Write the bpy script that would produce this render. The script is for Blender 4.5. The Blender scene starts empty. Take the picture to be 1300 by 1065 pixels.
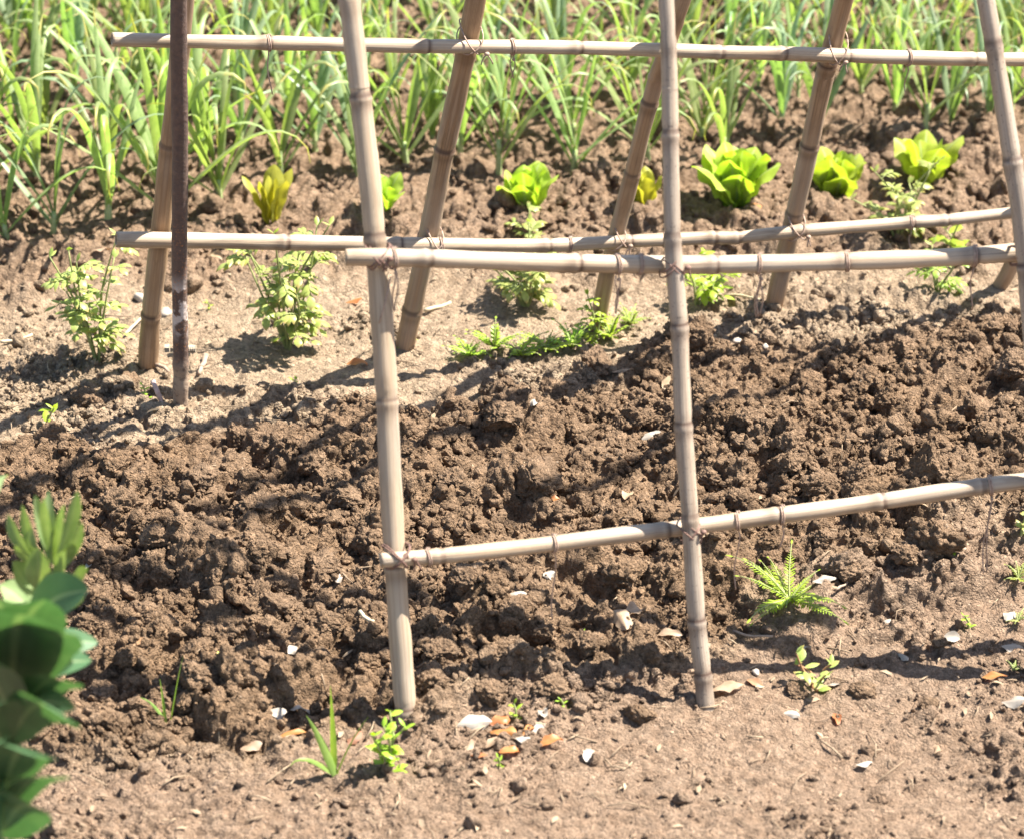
import bpy, math, random
import numpy as np
from mathutils import Vector, Matrix, noise as mnoise

random.seed(11)
scene = bpy.context.scene
COL = scene.collection
rad = math.radians

# ------------------------------------------------------------------ camera
CAM_H, PITCH, FPX = 1.75, rad(29.0), 3600.0
CU, CV = 650.0, 532.5
FWD = Vector((0, math.cos(PITCH), -math.sin(PITCH)))
UPV = Vector((0, math.sin(PITCH), math.cos(PITCH)))
CAMP = Vector((0, 0, CAM_H))
cd = bpy.data.cameras.new('camera')
cam = bpy.data.objects.new('camera', cd)
COL.objects.link(cam)
cam.location = CAMP
cam.rotation_euler = (math.pi / 2 - PITCH, 0, 0)
cd.sensor_fit = 'HORIZONTAL'
cd.sensor_width = 36.0
cd.lens = 36.0 * FPX / 1300.0
cd.clip_end = 500.0
cd.dof.use_dof = True
cd.dof.focus_distance = 3.38
cd.dof.aperture_fstop = 6.0
scene.camera = cam


def ray(u, v):
    return (FWD + Vector((1, 0, 0)) * ((u - CU) / FPX) - UPV * ((v - CV) / FPX))


def at(u, v, z=0.0):
    d = ray(u, v)
    return CAMP + d * ((z - CAM_H) / d.z)


def at_y(u, v, y):
    d = ray(u, v)
    return CAMP + d * (y / d.y)


def at_plane(u, v, p0, n):
    d = ray(u, v)
    return CAMP + d * ((p0 - CAMP).dot(n) / d.dot(n))


def depth_of(p):
    return (p - CAMP).dot(FWD)


def uv_of(x, y, z=0.0):
    """numpy projection of ground points to photo pixels (layout only)"""
    dy, dz = y, z - CAM_H
    dep = dy * FWD.y + dz * FWD.z
    dep = np.maximum(dep, 0.05)
    up = dy * UPV.y + dz * UPV.z
    return CU + FPX * x / dep, CV - FPX * up / dep


# ------------------------------------------------------------------ materials
def newmat(name):
    m = bpy.data.materials.new(name)
    m.use_nodes = True
    nt = m.node_tree
    nt.nodes.clear()
    return m, nt, nt.nodes, nt.links


def N(nodes, typ, **kw):
    n = nodes.new(typ)
    for k, v in kw.items():
        if k.startswith('i_'):
            n.inputs[k[2:].replace('_', ' ')].default_value = v
        else:
            setattr(n, k, v)
    return n


def mixcol(nt, fac, a, b, blend='MIX'):
    n = nt.nodes.new('ShaderNodeMix')
    n.data_type = 'RGBA'
    n.blend_type = blend
    for sock, val in ((n.inputs[0], fac), (n.inputs[6], a), (n.inputs[7], b)):
        if isinstance(val, (int, float)):
            sock.default_value = val
        elif isinstance(val, tuple):
            sock.default_value = (*val, 1.0) if len(val) == 3 else val
        else:
            nt.links.new(val, sock)
    return n.outputs[2]


def ramp(nt, fac, stops):
    r = nt.nodes.new('ShaderNodeValToRGB')
    e = r.color_ramp.elements
    while len(e) < len(stops):
        e.new(0.5)
    for el, (p, c) in zip(e, stops):
        el.position = p
        el.color = (*c, 1.0) if isinstance(c, tuple) else (c, c, c, 1)
    nt.links.new(fac, r.inputs[0])
    return r.outputs[0]


def noise_tex(nt, vec, scale, detail=4.0, rough=0.55, dist=0.0):
    n = nt.nodes.new('ShaderNodeTexNoise')
    n.inputs['Scale'].default_value = scale
    n.inputs['Detail'].default_value = detail
    n.inputs['Roughness'].default_value = rough
    n.inputs['Distortion'].default_value = dist
    if vec is not None:
        nt.links.new(vec, n.inputs['Vector'])
    return n.outputs['Fac']


def soil_material():
    m, nt, nd, lk = newmat('soil')
    geo = nd.new('ShaderNodeNewGeometry')
    pos = geo.outputs['Position']
    att = N(nd, 'ShaderNodeAttribute', attribute_name='zone')
    sep = nd.new('ShaderNodeSeparateColor')
    lk.new(att.outputs['Color'], sep.inputs[0])
    big = noise_tex(nt, pos, 9, 5, 0.6)
    mid = noise_tex(nt, pos, 55, 5, 0.65)
    fine = noise_tex(nt, pos, 420, 3, 0.6)
    tilled = mixcol(nt, ramp(nt, mid, [(0.3, 0.0), (0.7, 1.0)]), (0.124, 0.077, 0.043), (0.237, 0.154, 0.092))
    dry = mixcol(nt, ramp(nt, mid, [(0.3, 0.0), (0.72, 1.0)]), (0.232, 0.164, 0.104), (0.373, 0.285, 0.194))
    bed = mixcol(nt, ramp(nt, mid, [(0.3, 0.0), (0.7, 1.0)]), (0.162, 0.101, 0.060), (0.274, 0.190, 0.125))
    c = mixcol(nt, sep.outputs[0], bed, tilled)
    path = mixcol(nt, ramp(nt, mid, [(0.3, 0.0), (0.72, 1.0)]), (0.175, 0.113, 0.072), (0.285, 0.203, 0.140))
    dry = mixcol(nt, att.outputs['Alpha'], dry, path)
    c = mixcol(nt, sep.outputs[1], c, dry)
    c = mixcol(nt, ramp(nt, big, [(0.35, 0.0), (0.68, 0.35)]), c, (0.235, 0.160, 0.105))
    # grain to grain variation of mineral colour
    g = ramp(nt, fine, [(0.28, 0.72), (0.72, 1.22)])
    c = mixcol(nt, 0.75, c, g, 'MULTIPLY')
    pale = ramp(nt, noise_tex(nt, pos, 170, 2, 0.5), [(0.70, 0.0), (0.77, 0.55)])
    c = mixcol(nt, pale, c, (0.370, 0.303, 0.237))
    b = nd.new('ShaderNodeBsdfPrincipled')
    b.inputs['Roughness'].default_value = 0.93
    b.inputs['Specular IOR Level'].default_value = 0.18
    # crumbs: each one a slightly different shade; the warp keeps them irregular
    wn = nd.new('ShaderNodeTexNoise')
    wn.inputs['Scale'].default_value = 160
    wn.inputs['Detail'].default_value = 3
    lk.new(pos, wn.inputs['Vector'])
    wv = N(nd, 'ShaderNodeVectorMath', operation='MULTIPLY_ADD')
    lk.new(wn.outputs['Color'], wv.inputs[0])
    wv.inputs[1].default_value = (0.008, 0.008, 0.008)
    lk.new(pos, wv.inputs[2])
    vd = []
    for scv, lo_, hi_ in ((330, 0.74, 1.24), (140, 0.78, 1.18)):
        vv = nd.new('ShaderNodeTexVoronoi')
        vv.inputs['Scale'].default_value = scv
        lk.new(wv.outputs[0], vv.inputs['Vector'])
        sv = nd.new('ShaderNodeSeparateColor')
        lk.new(vv.outputs['Color'], sv.inputs[0])
        c = mixcol(nt, 1.0, c, ramp(nt, sv.outputs[0], [(0.0, lo_), (1.0, hi_)]), 'MULTIPLY')
        vd.append(vv)
    lk.new(c, b.inputs['Base Color'])
    mul = N(nd, 'ShaderNodeMath', operation='MULTIPLY_ADD')
    lk.new(vd[0].outputs['Distance'], mul.inputs[0])
    mul.inputs[1].default_value = -0.75
    lk.new(noise_tex(nt, pos, 420, 4, 0.7), mul.inputs[2])
    add = N(nd, 'ShaderNodeMath', operation='MULTIPLY_ADD')
    lk.new(vd[1].outputs['Distance'], add.inputs[0])
    add.inputs[1].default_value = -0.8
    lk.new(mul.outputs[0], add.inputs[2])
    bp = nd.new('ShaderNodeBump')
    bp.inputs['Strength'].default_value = 0.9
    bp.inputs['Distance'].default_value = 0.0052
    lk.new(add.outputs[0], bp.inputs['Height'])
    lk.new(bp.outputs[0], b.inputs['Normal'])
    o = nd.new('ShaderNodeOutputMaterial')
    lk.new(b.outputs[0], o.inputs[0])
    return m


def bamboo_material(name, light, dark, speck=0.0):
    """UV: x = around (0..1), y = metres along the cane; attribute 'node' marks the joint rings and the shade painted inside hollow ends"""
    m, nt, nd, lk = newmat(name)
    uv = N(nd, 'ShaderNodeUVMap', uv_map='UVMap')
    oi = nd.new('ShaderNodeObjectInfo')
    off = N(nd, 'ShaderNodeVectorMath', operation='ADD')
    lk.new(uv.outputs[0], off.inputs[0])
    lk.new(oi.outputs['Random'], off.inputs[1])
    mp = nd.new('ShaderNodeMapping')
    mp.inputs['Scale'].default_value = (26, 5, 1)
    lk.new(off.outputs[0], mp.inputs['Vector'])
    mp2 = nd.new('ShaderNodeMapping')
    mp2.inputs['Scale'].default_value = (5, 14, 1)
    lk.new(off.outputs[0], mp2.inputs['Vector'])
    streak = noise_tex(nt, mp.outputs[0], 1.0, 5, 0.65)
    blot = noise_tex(nt, mp2.outputs[0], 1.0, 5, 0.6, 0.4)
    c = mixcol(nt, ramp(nt, streak, [(0.3, 0.0), (0.7, 1.0)]), dark, light)
    c = mixcol(nt, ramp(nt, blot, [(0.48, 0.0), (0.72, 0.7)]), c, tuple(x * 0.60 for x in dark))
    mp4 = nd.new('ShaderNodeMapping')
    mp4.inputs['Scale'].default_value = (60, 3.5, 1)
    lk.new(off.outputs[0], mp4.inputs['Vector'])
    crack = noise_tex(nt, mp4.outputs[0], 1.0, 3, 0.6)
    c = mixcol(nt, ramp(nt, crack, [(0.60, 0.0), (0.68, 0.75)]), c, tuple(x * 0.42 for x in dark))
    mp5 = nd.new('ShaderNodeMapping')
    mp5.inputs['Scale'].default_value = (3, 5, 1)
    lk.new(off.outputs[0], mp5.inputs['Vector'])
    c = mixcol(nt, ramp(nt, noise_tex(nt, mp5.outputs[0], 1.0, 3, 0.5), [(0.45, 0.0), (0.70, 0.4)]), c, (0.34, 0.31, 0.27))
    if speck:
        mp3 = nd.new('ShaderNodeMapping')
        mp3.inputs['Scale'].default_value = (26, 260, 1)
        lk.new(off.outputs[0], mp3.inputs['Vector'])
        sp = noise_tex(nt, mp3.outputs[0], 1.0, 2, 0.5)
        c = mixcol(nt, ramp(nt, sp, [(0.64, 0.0), (0.70, speck)]), c, (0.07, 0.05, 0.045))
    at_ = N(nd, 'ShaderNodeAttribute', attribute_name='node')
    c = mixcol(nt, at_.outputs['Fac'], c, (0.065, 0.036, 0.024))
    b = nd.new('ShaderNodeBsdfPrincipled')
    lk.new(c, b.inputs['Base Color'])
    b.inputs['Roughness'].default_value = 0.5
    b.inputs['Specular IOR Level'].default_value = 0.35
    bp = nd.new('ShaderNodeBump')
    bp.inputs['Strength'].default_value = 0.5
    bp.inputs['Distance'].default_value = 0.0012
    lk.new(streak, bp.inputs['Height'])
    lk.new(bp.outputs[0], b.inputs['Normal'])
    o = nd.new('ShaderNodeOutputMaterial')
    lk.new(b.outputs[0], o.inputs[0])
    return m


def leaf_material(name, c1, c2, tip=None, trans=0.4, tcol=None, rough=0.42, spec=0.4, tip_at=0.8, vary=0.06, nscale=60, rib=0.0):
    """thin leaf: diffuse + translucent; UV.y runs base to tip"""
    m, nt, nd, lk = newmat(name)
    geo = nd.new('ShaderNodeNewGeometry')
    uv = N(nd, 'ShaderNodeUVMap', uv_map='UVMap')
    sx = nd.new('ShaderNodeSeparateXYZ')
    lk.new(uv.outputs[0], sx.inputs[0])
    nz = noise_tex(nt, geo.outputs['Position'], nscale, 3, 0.6)
    c = mixcol(nt, ramp(nt, nz, [(0.3, 0.0), (0.7, 1.0)]), c1, c2)
    oi = nd.new('ShaderNodeObjectInfo')
    hs = nd.new('ShaderNodeHueSaturation')
    lk.new(c, hs.inputs['Color'])
    mr = nd.new('ShaderNodeMapRange')
    mr.inputs['To Min'].default_value = 1.0 - 3 * vary
    mr.inputs['To Max'].default_value = 1.0 + 3 * vary
    lk.new(oi.outputs['Random'], mr.inputs['Value'])
    lk.new(mr.outputs[0], hs.inputs['Value'])
    mh = nd.new('ShaderNodeMapRange')
    mh.inputs['To Min'].default_value = 0.5 - vary * 0.35
    mh.inputs['To Max'].default_value = 0.5 + vary * 0.2
    lk.new(oi.outputs['Random'], mh.inputs['Value'])
    lk.new(mh.outputs[0], hs.inputs['Hue'])
    c = hs.outputs[0]
    # faint lengthwise veins
    wv = nd.new('ShaderNodeMapping')
    wv.inputs['Scale'].default_value = (9, 0.6, 1)
    lk.new(uv.outputs[0], wv.inputs['Vector'])
    vein = noise_tex(nt, wv.outputs[0], 2.0, 2, 0.5)
    c = mixcol(nt, 0.5, c, ramp(nt, vein, [(0.3, 0.75), (0.7, 1.2)]), 'MULTIPLY')
    if rib:
        ab = N(nd, 'ShaderNodeMath', operation='SUBTRACT'); lk.new(sx.outputs[0], ab.inputs[0]); ab.inputs[1].default_value = 0.5
        ac = N(nd, 'ShaderNodeMath', operation='ABSOLUTE'); lk.new(ab.outputs[0], ac.inputs[0])
        c = mixcol(nt, ramp(nt, ac.outputs[0], [(0.02, rib), (0.07, 0.0)]), c, (0.50, 0.56, 0.30))
    if tip is not None:
        addn = N(nd, 'ShaderNodeMath', operation='MULTIPLY_ADD')
        lk.new(nz, addn.inputs[0])
        addn.inputs[1].default_value = 0.25
        lk.new(sx.outputs[1], addn.inputs[2])
        c = mixcol(nt, ramp(nt, addn.outputs[0], [(tip_at, 0.0), (min(1.0, tip_at + 0.22), 1.0)]), c, tip)
    b = nd.new('ShaderNodeBsdfPrincipled')
    lk.new(c, b.inputs['Base Color'])
    b.inputs['Roughness'].default_value = rough
    b.inputs['Specular IOR Level'].default_value = spec
    t = nd.new('ShaderNodeBsdfTranslucent')
    tc = mixcol(nt, 1.0, c, tcol or (1.25, 1.5, 0.55), 'MULTIPLY')
    lk.new(tc, t.inputs['Color'])
    mx = nd.new('ShaderNodeMixShader')
    mx.inputs[0].default_value = trans
    lk.new(b.outputs[0], mx.inputs[1])
    lk.new(t.outputs[0], mx.inputs[2])
    o = nd.new('ShaderNodeOutputMaterial')
    lk.new(mx.outputs[0], o.inputs[0])
    return m


def plain_material(name, c1, c2, scale=80, rough=0.8, bump=0.0, metal=0.0, spec=0.3):
    m, nt, nd, lk = newmat(name)
    tc = nd.new('ShaderNodeTexCoord')
    nz = noise_tex(nt, tc.outputs['Object'], scale, 5, 0.65)
    c = mixcol(nt, ramp(nt, nz, [(0.3, 0.0), (0.7, 1.0)]), c1, c2)
    b = nd.new('ShaderNodeBsdfPrincipled')
    lk.new(c, b.inputs['Base Color'])
    b.inputs['Roughness'].default_value = rough
    b.inputs['Metallic'].default_value = metal
    b.inputs['Specular IOR Level'].default_value = spec
    if bump:
        bp = nd.new('ShaderNodeBump')
        bp.inputs['Distance'].default_value = bump
        lk.new(nz, bp.inputs['Height'])
        lk.new(bp.outputs[0], b.inputs['Normal'])
    o = nd.new('ShaderNodeOutputMaterial')
    lk.new(b.outputs[0], o.inputs[0])
    return m


def rust_material():
    """painted steel gone to rust; caked with soil low down, paint flaking at mid height (UV.y = metres above ground)"""
    m, nt, nd, lk = newmat('rusty_steel')
    uv = N(nd, 'ShaderNodeUVMap', uv_map='UVMap')
    sx = nd.new('ShaderNodeSeparateXYZ')
    lk.new(uv.outputs[0], sx.inputs[0])
    geo = nd.new('ShaderNodeNewGeometry')
    p = geo.outputs['Position']
    n1 = noise_tex(nt, p, 130, 5, 0.7)
    n2 = noise_tex(nt, p, 40, 4, 0.6)
    n3 = noise_tex(nt, p, 300, 3, 0.6)
    c = mixcol(nt, ramp(nt, n1, [(0.3, 0.0), (0.7, 1.0)]), (0.066, 0.044, 0.036), (0.135, 0.082, 0.060))
    # flaked pale paint band
    def band(lo, hi, soft):
        a = nd.new('ShaderNodeMapRange'); a.interpolation_type = 'SMOOTHSTEP'
        a.inputs['From Min'].default_value = lo - soft; a.inputs['From Max'].default_value = lo + soft
        lk.new(sx.outputs[1], a.inputs['Value'])
        b = nd.new('ShaderNodeMapRange'); b.interpolation_type = 'SMOOTHSTEP'
        b.inputs['From Min'].default_value = hi - soft; b.inputs['From Max'].default_value = hi + soft
        b.inputs['To Min'].default_value = 1; b.inputs['To Max'].default_value = 0
        lk.new(sx.outputs[1], b.inputs['Value'])
        mm = N(nd, 'ShaderNodeMath', operation='MULTIPLY')
        lk.new(a.outputs[0], mm.inputs[0]); lk.new(b.outputs[0], mm.inputs[1])
        return mm.outputs[0]
    mul = N(nd, 'ShaderNodeMath', operation='MULTIPLY')
    lk.new(band(0.135, 0.21, 0.02), mul.inputs[0])
    lk.new(ramp(nt, n2, [(0.45, 0.0), (0.52, 1.0)]), mul.inputs[1])
    c = mixcol(nt, mul.outputs[0], c, (0.50, 0.42, 0.37))
    mul2 = N(nd, 'ShaderNodeMath', operation='MULTIPLY')
    lk.new(band(0.02, 0.30, 0.05), mul2.inputs[0])
    lk.new(ramp(nt, n3, [(0.6, 0.0), (0.66, 0.8)]), mul2.inputs[1])
    c = mixcol(nt, mul2.outputs[0], c, (0.40, 0.16, 0.05))
    mul3 = N(nd, 'ShaderNodeMath', operation='MULTIPLY')
    lk.new(band(-0.2, 0.085, 0.02), mul3.inputs[0])
    lk.new(ramp(nt, n1, [(0.30, 0.0), (0.52, 0.9)]), mul3.inputs[1])
    c = mixcol(nt, mul3.outputs[0], c, (0.33, 0.24, 0.165))
    b = nd.new('ShaderNodeBsdfPrincipled')
    lk.new(c, b.inputs['Base Color'])
    b.inputs['Roughness'].default_value = 0.72
    bp = nd.new('ShaderNodeBump')
    bp.inputs['Distance'].default_value = 0.0022
    lk.new(n1, bp.inputs['Height'])
    lk.new(bp.outputs[0], b.inputs['Normal'])
    o = nd.new('ShaderNodeOutputMaterial')
    lk.new(b.outputs[0], o.inputs[0])
    return m


M = {}
M['soil'] = soil_material()
M['cane'] = bamboo_material('weathered_bamboo', (0.445, 0.350, 0.248), (0.285, 0.198, 0.122))
M['cane_shaded'] = bamboo_material('shaded_brown_bamboo', (0.37, 0.248, 0.145), (0.225, 0.135, 0.075))  # shaded brown of the back poles put into the base colour
M['cane_grey'] = bamboo_material('grey_speckled_bamboo', (0.41, 0.335, 0.255), (0.24, 0.178, 0.128), 0.9)
M['rust'] = rust_material()
M['twine'] = plain_material('weathered_twine', (0.22, 0.14, 0.10), (0.42, 0.31, 0.24), 200, 0.9)
M['wire'] = plain_material('purple_brown_cord', (0.11, 0.060, 0.048), (0.23, 0.14, 0.105), 200, 0.8)
M['bolt'] = plain_material('rusty_bolt', (0.20, 0.15, 0.10), (0.42, 0.36, 0.27), 300, 0.6, 0.0008)
M['garlic'] = leaf_material('garlic_leaf', (0.21, 0.285, 0.10), (0.34, 0.40, 0.19), tip=(0.42, 0.37, 0.12), trans=0.48,
                            tcol=(1.2, 1.4, 0.5), rough=0.42, spec=0.45, tip_at=0.95, vary=0.07)
M['garlic_blue'] = leaf_material('blue_green_garlic_leaf', (0.16, 0.245, 0.125), (0.27, 0.345, 0.20), tip=(0.38, 0.34, 0.12), trans=0.36,
                                 tcol=(1.25, 1.5, 0.4), rough=0.40, spec=0.5, tip_at=1.06, vary=0.06)
M['garlic_stem'] = plain_material('garlic_stem', (0.22, 0.30, 0.10), (0.46, 0.48, 0.26), 30, 0.5)
M['lettuce'] = leaf_material('lettuce_leaf', (0.32, 0.42, 0.05), (0.42, 0.51, 0.09), trans=0.42, tcol=(1.15, 1.3, 0.4), rough=0.4, vary=0.04, rib=0.55)
M['lettuce_yellow'] = leaf_material('yellowed_lettuce_leaf', (0.36, 0.38, 0.05), (0.44, 0.46, 0.08), tip=(0.46, 0.30, 0.05), trans=0.45,
                                    tcol=(1.3, 1.2, 0.45), tip_at=1.0, vary=0.04)
M['weed'] = leaf_material('weed_leaf', (0.20, 0.28, 0.04), (0.34, 0.42, 0.10), trans=0.42, tcol=(1.6, 1.6, 0.4), vary=0.06)
M['weed_bright'] = leaf_material('bright_weed_leaf', (0.24, 0.38, 0.03), (0.34, 0.47, 0.06), trans=0.42, tcol=(1.5, 1.5, 0.4), vary=0.05)
M['fern'] = leaf_material('feathery_weed_leaf', (0.085, 0.16, 0.035), (0.15, 0.225, 0.06), trans=0.36, tcol=(1.3, 1.4, 0.4), vary=0.04)
M['weed_dull'] = leaf_material('dull_weed_leaf', (0.22, 0.28, 0.06), (0.36, 0.39, 0.13), tip=(0.36, 0.28, 0.10), trans=0.35, vary=0.05)
M['weed_stem'] = plain_material('weed_stem', (0.16, 0.20, 0.06), (0.30, 0.30, 0.12), 60, 0.6)
M['red_stem'] = plain_material('reddish_stem', (0.22, 0.10, 0.05), (0.34, 0.20, 0.10), 60, 0.6)
M['bean'] = leaf_material('broad_bean_leaf', (0.060, 0.135, 0.060), (0.095, 0.175, 0.085), trans=0.24, tcol=(1.0, 1.25, 0.5), rough=0.52, spec=0.22, vary=0.03, nscale=25, rib=0.3)
M['bean_top'] = leaf_material('pale_bean_leaf', (0.15, 0.215, 0.085), (0.225, 0.285, 0.13), trans=0.25, tcol=(1.4, 1.5, 0.5), rough=0.55, spec=0.2, vary=0.03, rib=0.25)
M['bean_stem'] = plain_material('bean_stem', (0.14, 0.22, 0.07), (0.24, 0.32, 0.13), 40, 0.5)
M['grass'] = leaf_material('grass_blade', (0.17, 0.30, 0.06), (0.26, 0.38, 0.10), trans=0.4, tcol=(1.5, 1.5, 0.45), vary=0.04)
M['straw'] = plain_material('dry_straw', (0.42, 0.33, 0.20), (0.62, 0.52, 0.36), 90, 0.7)
M['straw_mix'] = plain_material('mixed_plant_litter', (0.12, 0.075, 0.045), (0.38, 0.29, 0.19), 14, 0.8)
M['twig'] = plain_material('dry_twig', (0.20, 0.14, 0.10), (0.36, 0.27, 0.20), 90, 0.85, 0.001)
M['stone'] = plain_material('pale_stone', (0.28, 0.23, 0.18), (0.42, 0.37, 0.31), 60, 0.8, 0.001)
DRY = {
    'white': leaf_material('bleached_leaf', (0.31, 0.265, 0.21), (0.48, 0.43, 0.36), trans=0.2, tcol=(1, .95, .85), rough=0.5, vary=0.02),
    'tan': leaf_material('tan_dry_leaf', (0.28, 0.19, 0.115), (0.42, 0.31, 0.205), trans=0.25, tcol=(1.2, .95, .7), rough=0.55, vary=0.03),
    'orange': leaf_material('orange_dry_leaf', (0.34, 0.12, 0.035), (0.46, 0.22, 0.08), trans=0.28, tcol=(1.3, .85, .45), rough=0.45, vary=0.03),
    'brown': leaf_material('brown_dry_leaf', (0.24, 0.12, 0.06), (0.38, 0.22, 0.12), trans=0.2, tcol=(1.2, .9, .6), rough=0.55, vary=0.03),
    'yellow': leaf_material('yellow_leaf', (0.50, 0.45, 0.06), (0.60, 0.55, 0.12), trans=0.3, tcol=(1.2, 1.1, .5), rough=0.5, vary=0.03),
}


# ------------------------------------------------------------------ mesh builder
class MB:
    def __init__(self):
        self.v, self.f, self.uv, self.node = [], [], [], []

    def add_blade(self, pts, sides, widths, cols=3, fold=0.0, ruffle=0.0, waves=3.0, phase=0.0, norms=None):
        """a leaf surface along spine pts; widths = half widths"""
        base = len(self.v)
        n = len(pts)
        for i in range(n):
            s = i / (n - 1)
            t = (pts[min(i + 1, n - 1)] - pts[max(i - 1, 0)]).normalized()
            sd = (sides[i] - t * sides[i].dot(t)).normalized()
            nm = sd.cross(t).normalized()
            for j in range(cols):
                k = -1 + 2 * j / (cols - 1)
                w = widths[i]
                off = fold * abs(k) * w + ruffle * w * (abs(k) ** 1.5) * math.sin(waves * 6.283 * s + phase + k * 1.3)
                self.v.append(pts[i] + sd * (k * w) + nm * off)
                self.uv.append((j / (cols - 1), s))
                self.node.append(0.0)
        for i in range(n - 1):
            for j in range(cols - 1):
                a = base + i * cols + j
                self.f.append((a, a + 1, a + cols + 1, a + cols))

    def add_tube(self, pts, radii, seg=10, cap=True, node=None, along0=0.0, hollow=(False, False), wob=0.0):
        base = len(self.v)
        n = len(pts)
        t0 = (pts[1] - pts[0]).normalized()
        ref = Vector((0, 0, 1)) if abs(t0.z) < 0.8 else Vector((0, -1, 0))
        s = along0
        rows = []
        for i in range(n):
            t = (pts[min(i + 1, n - 1)] - pts[max(i - 1, 0)]).normalized()
            a = ref - t * ref.dot(t)
            a.normalize()
            b = t.cross(a)
            ref = a
            if i:
                s += (pts[i] - pts[i - 1]).length
            for j in range(seg):
                th = 2 * math.pi * j / seg
                r = radii[i] * (1 + wob * math.sin(2 * th + 9 * s) + wob * 0.6 * math.sin(3 * th - 31 * s))
                self.v.append(pts[i] + (a * math.cos(th) + b * math.sin(th)) * r)
                self.uv.append((j / seg if j <= seg / 2 else 1 - j / seg, s))
                self.node.append(node[i] if node else 0.0)
            rows.append((base + i * seg, t))
        for i in range(n - 1):
            for j in range(seg):
                k = (j + 1) % seg
                a = base + i * seg
                self.f.append((a + j, a + k, a + seg + k, a + seg + j))
        for e, (row, t) in enumerate((rows[0], rows[-1])):
            idx = list(range(row, row + seg))
            if e == 0:
                idx = idx[::-1]
            ctr = pts[0] if e == 0 else pts[-1]
            inward = t if e == 0 else -t
            if hollow[e]:
                prev = idx
                for f_, dz in ((0.62, 0.0), (0.58, 0.03)):
                    new = []
                    for q in idx:
                        self.v.append(ctr + (self.v[q] - ctr) * f_ + inward * dz)
                        self.uv.append(self.uv[q])
                        self.node.append(0.25 if dz == 0 else 1.0)  # shade inside the hollow end, painted in the joint colour
                        new.append(len(self.v) - 1)
                    for j in range(seg):
                        k = (j + 1) % seg
                        self.f.append((prev[j], prev[k], new[k], new[j]))
                    prev = new
                self.f.append(tuple(prev))
            elif cap:
                self.f.append(tuple(idx))

    def add_ball(self, c, r, seg=6, rings=4, sq=(1, 1, 1)):
        base = len(self.v)
        for i in range(rings + 1):
            ph = math.pi * i / rings
            for j in range(seg):
                th = 2 * math.pi * j / seg
                self.v.append(c + Vector((sq[0] * math.sin(ph) * math.cos(th), sq[1] * math.sin(ph) * math.sin(th), sq[2] * math.cos(ph))) * r)
                self.uv.append((0.5, i / rings)); self.node.append(0)
        for i in range(rings):
            for j in range(seg):
                k = (j + 1) % seg
                a = base + i * seg
                self.f.append((a + j, a + seg + j, a + seg + k, a + k))

    def build(self, name, mat, parent=None, origin=None, smooth=True):
        o0 = origin if origin is not None else Vector((0, 0, 0))
        me = bpy.data.meshes.new(name)
        me.from_pydata([tuple(p - o0) for p in self.v], [], self.f)
        uvl = me.uv_layers.new(name='UVMap')
        li = np.empty(len(me.loops), dtype=np.int32)
        me.loops.foreach_get('vertex_index', li)
        uvl.data.foreach_set('uv', np.array(self.uv, dtype=np.float32)[li].ravel())
        if any(self.node):
            at_ = me.attributes.new('node', 'FLOAT', 'POINT')
            at_.data.foreach_set('value', np.array(self.node, dtype=np.float32))
        if smooth:
            me.polygons.foreach_set('use_smooth', np.ones(len(me.polygons), dtype=bool))
        me.materials.append(mat)
        ob = bpy.data.objects.new(name, me)
        COL.objects.link(ob)
        if parent is not None:
            ob.parent = parent
        else:
            ob.location = o0
        return ob


def tag(o, label=None, cat=None, group=None, kind=None):
    for k, v in (('label', label), ('category', cat), ('group', group), ('kind', kind)):
        if v:
            o[k] = v
    return o


def thing(name, label, cat, loc, group=None):
    o = bpy.data.objects.new(name, None)
    o.empty_display_size = 0.05
    COL.objects.link(o)
    o.location = loc
    return tag(o, label, cat, group)


def copy_thing(o, label, group=None):
    c = o.copy()
    COL.objects.link(c)
    c['label'] = label
    if group:
        c['group'] = group
    for ch in o.children:
        d = ch.copy()
        COL.objects.link(d)
        d.parent = c
        for g in ch.children:
            e = g.copy()
            COL.objects.link(e)
            e.parent = d
    return c


def catmull(pts, step):
    """resample a polyline smoothly at about `step` metres"""
    out = []
    P = [pts[0] * 2 - pts[1]] + list(pts) + [pts[-1] * 2 - pts[-2]]
    for i in range(1, len(P) - 2):
        p0, p1, p2, p3 = P[i - 1], P[i], P[i + 1], P[i + 2]
        n = max(1, int((p2 - p1).length / step))
        for k in range(n):
            t = k / n
            out.append(0.5 * ((2 * p1) + (p2 - p0) * t + (2 * p0 - 5 * p1 + 4 * p2 - p3) * t * t + (3 * p1 - p0 - 3 * p2 + p3) * t ** 3))
    out.append(P[-2].copy())
    return out


def rot_z(v, a):
    return Vector((v.x * math.cos(a) - v.y * math.sin(a), v.x * math.sin(a) + v.y * math.cos(a), v.z))


# ------------------------------------------------------------------ ground relief (numpy)
def hash2(ix, iy, seed):
    h = (ix.astype(np.int64) * 374761393 + iy.astype(np.int64) * 668265263 + seed * 1442695041) & 0xFFFFFFFF
    h = ((h ^ (h >> 13)) * 1274126177) & 0xFFFFFFFF
    h = ((h ^ (h >> 15)) * 2246822519) & 0xFFFFFFFF
    return h ^ (h >> 16)


def rnd(h, k):
    h = ((h ^ (k * 0x9E3779B1)) * 2654435761) & 0xFFFFFFFF
    h = h ^ (h >> 15)
    h = (h * 2246822519) & 0xFFFFFFFF
    return ((h ^ (h >> 13)) & 0xFFFF) / 65535.0


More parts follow.
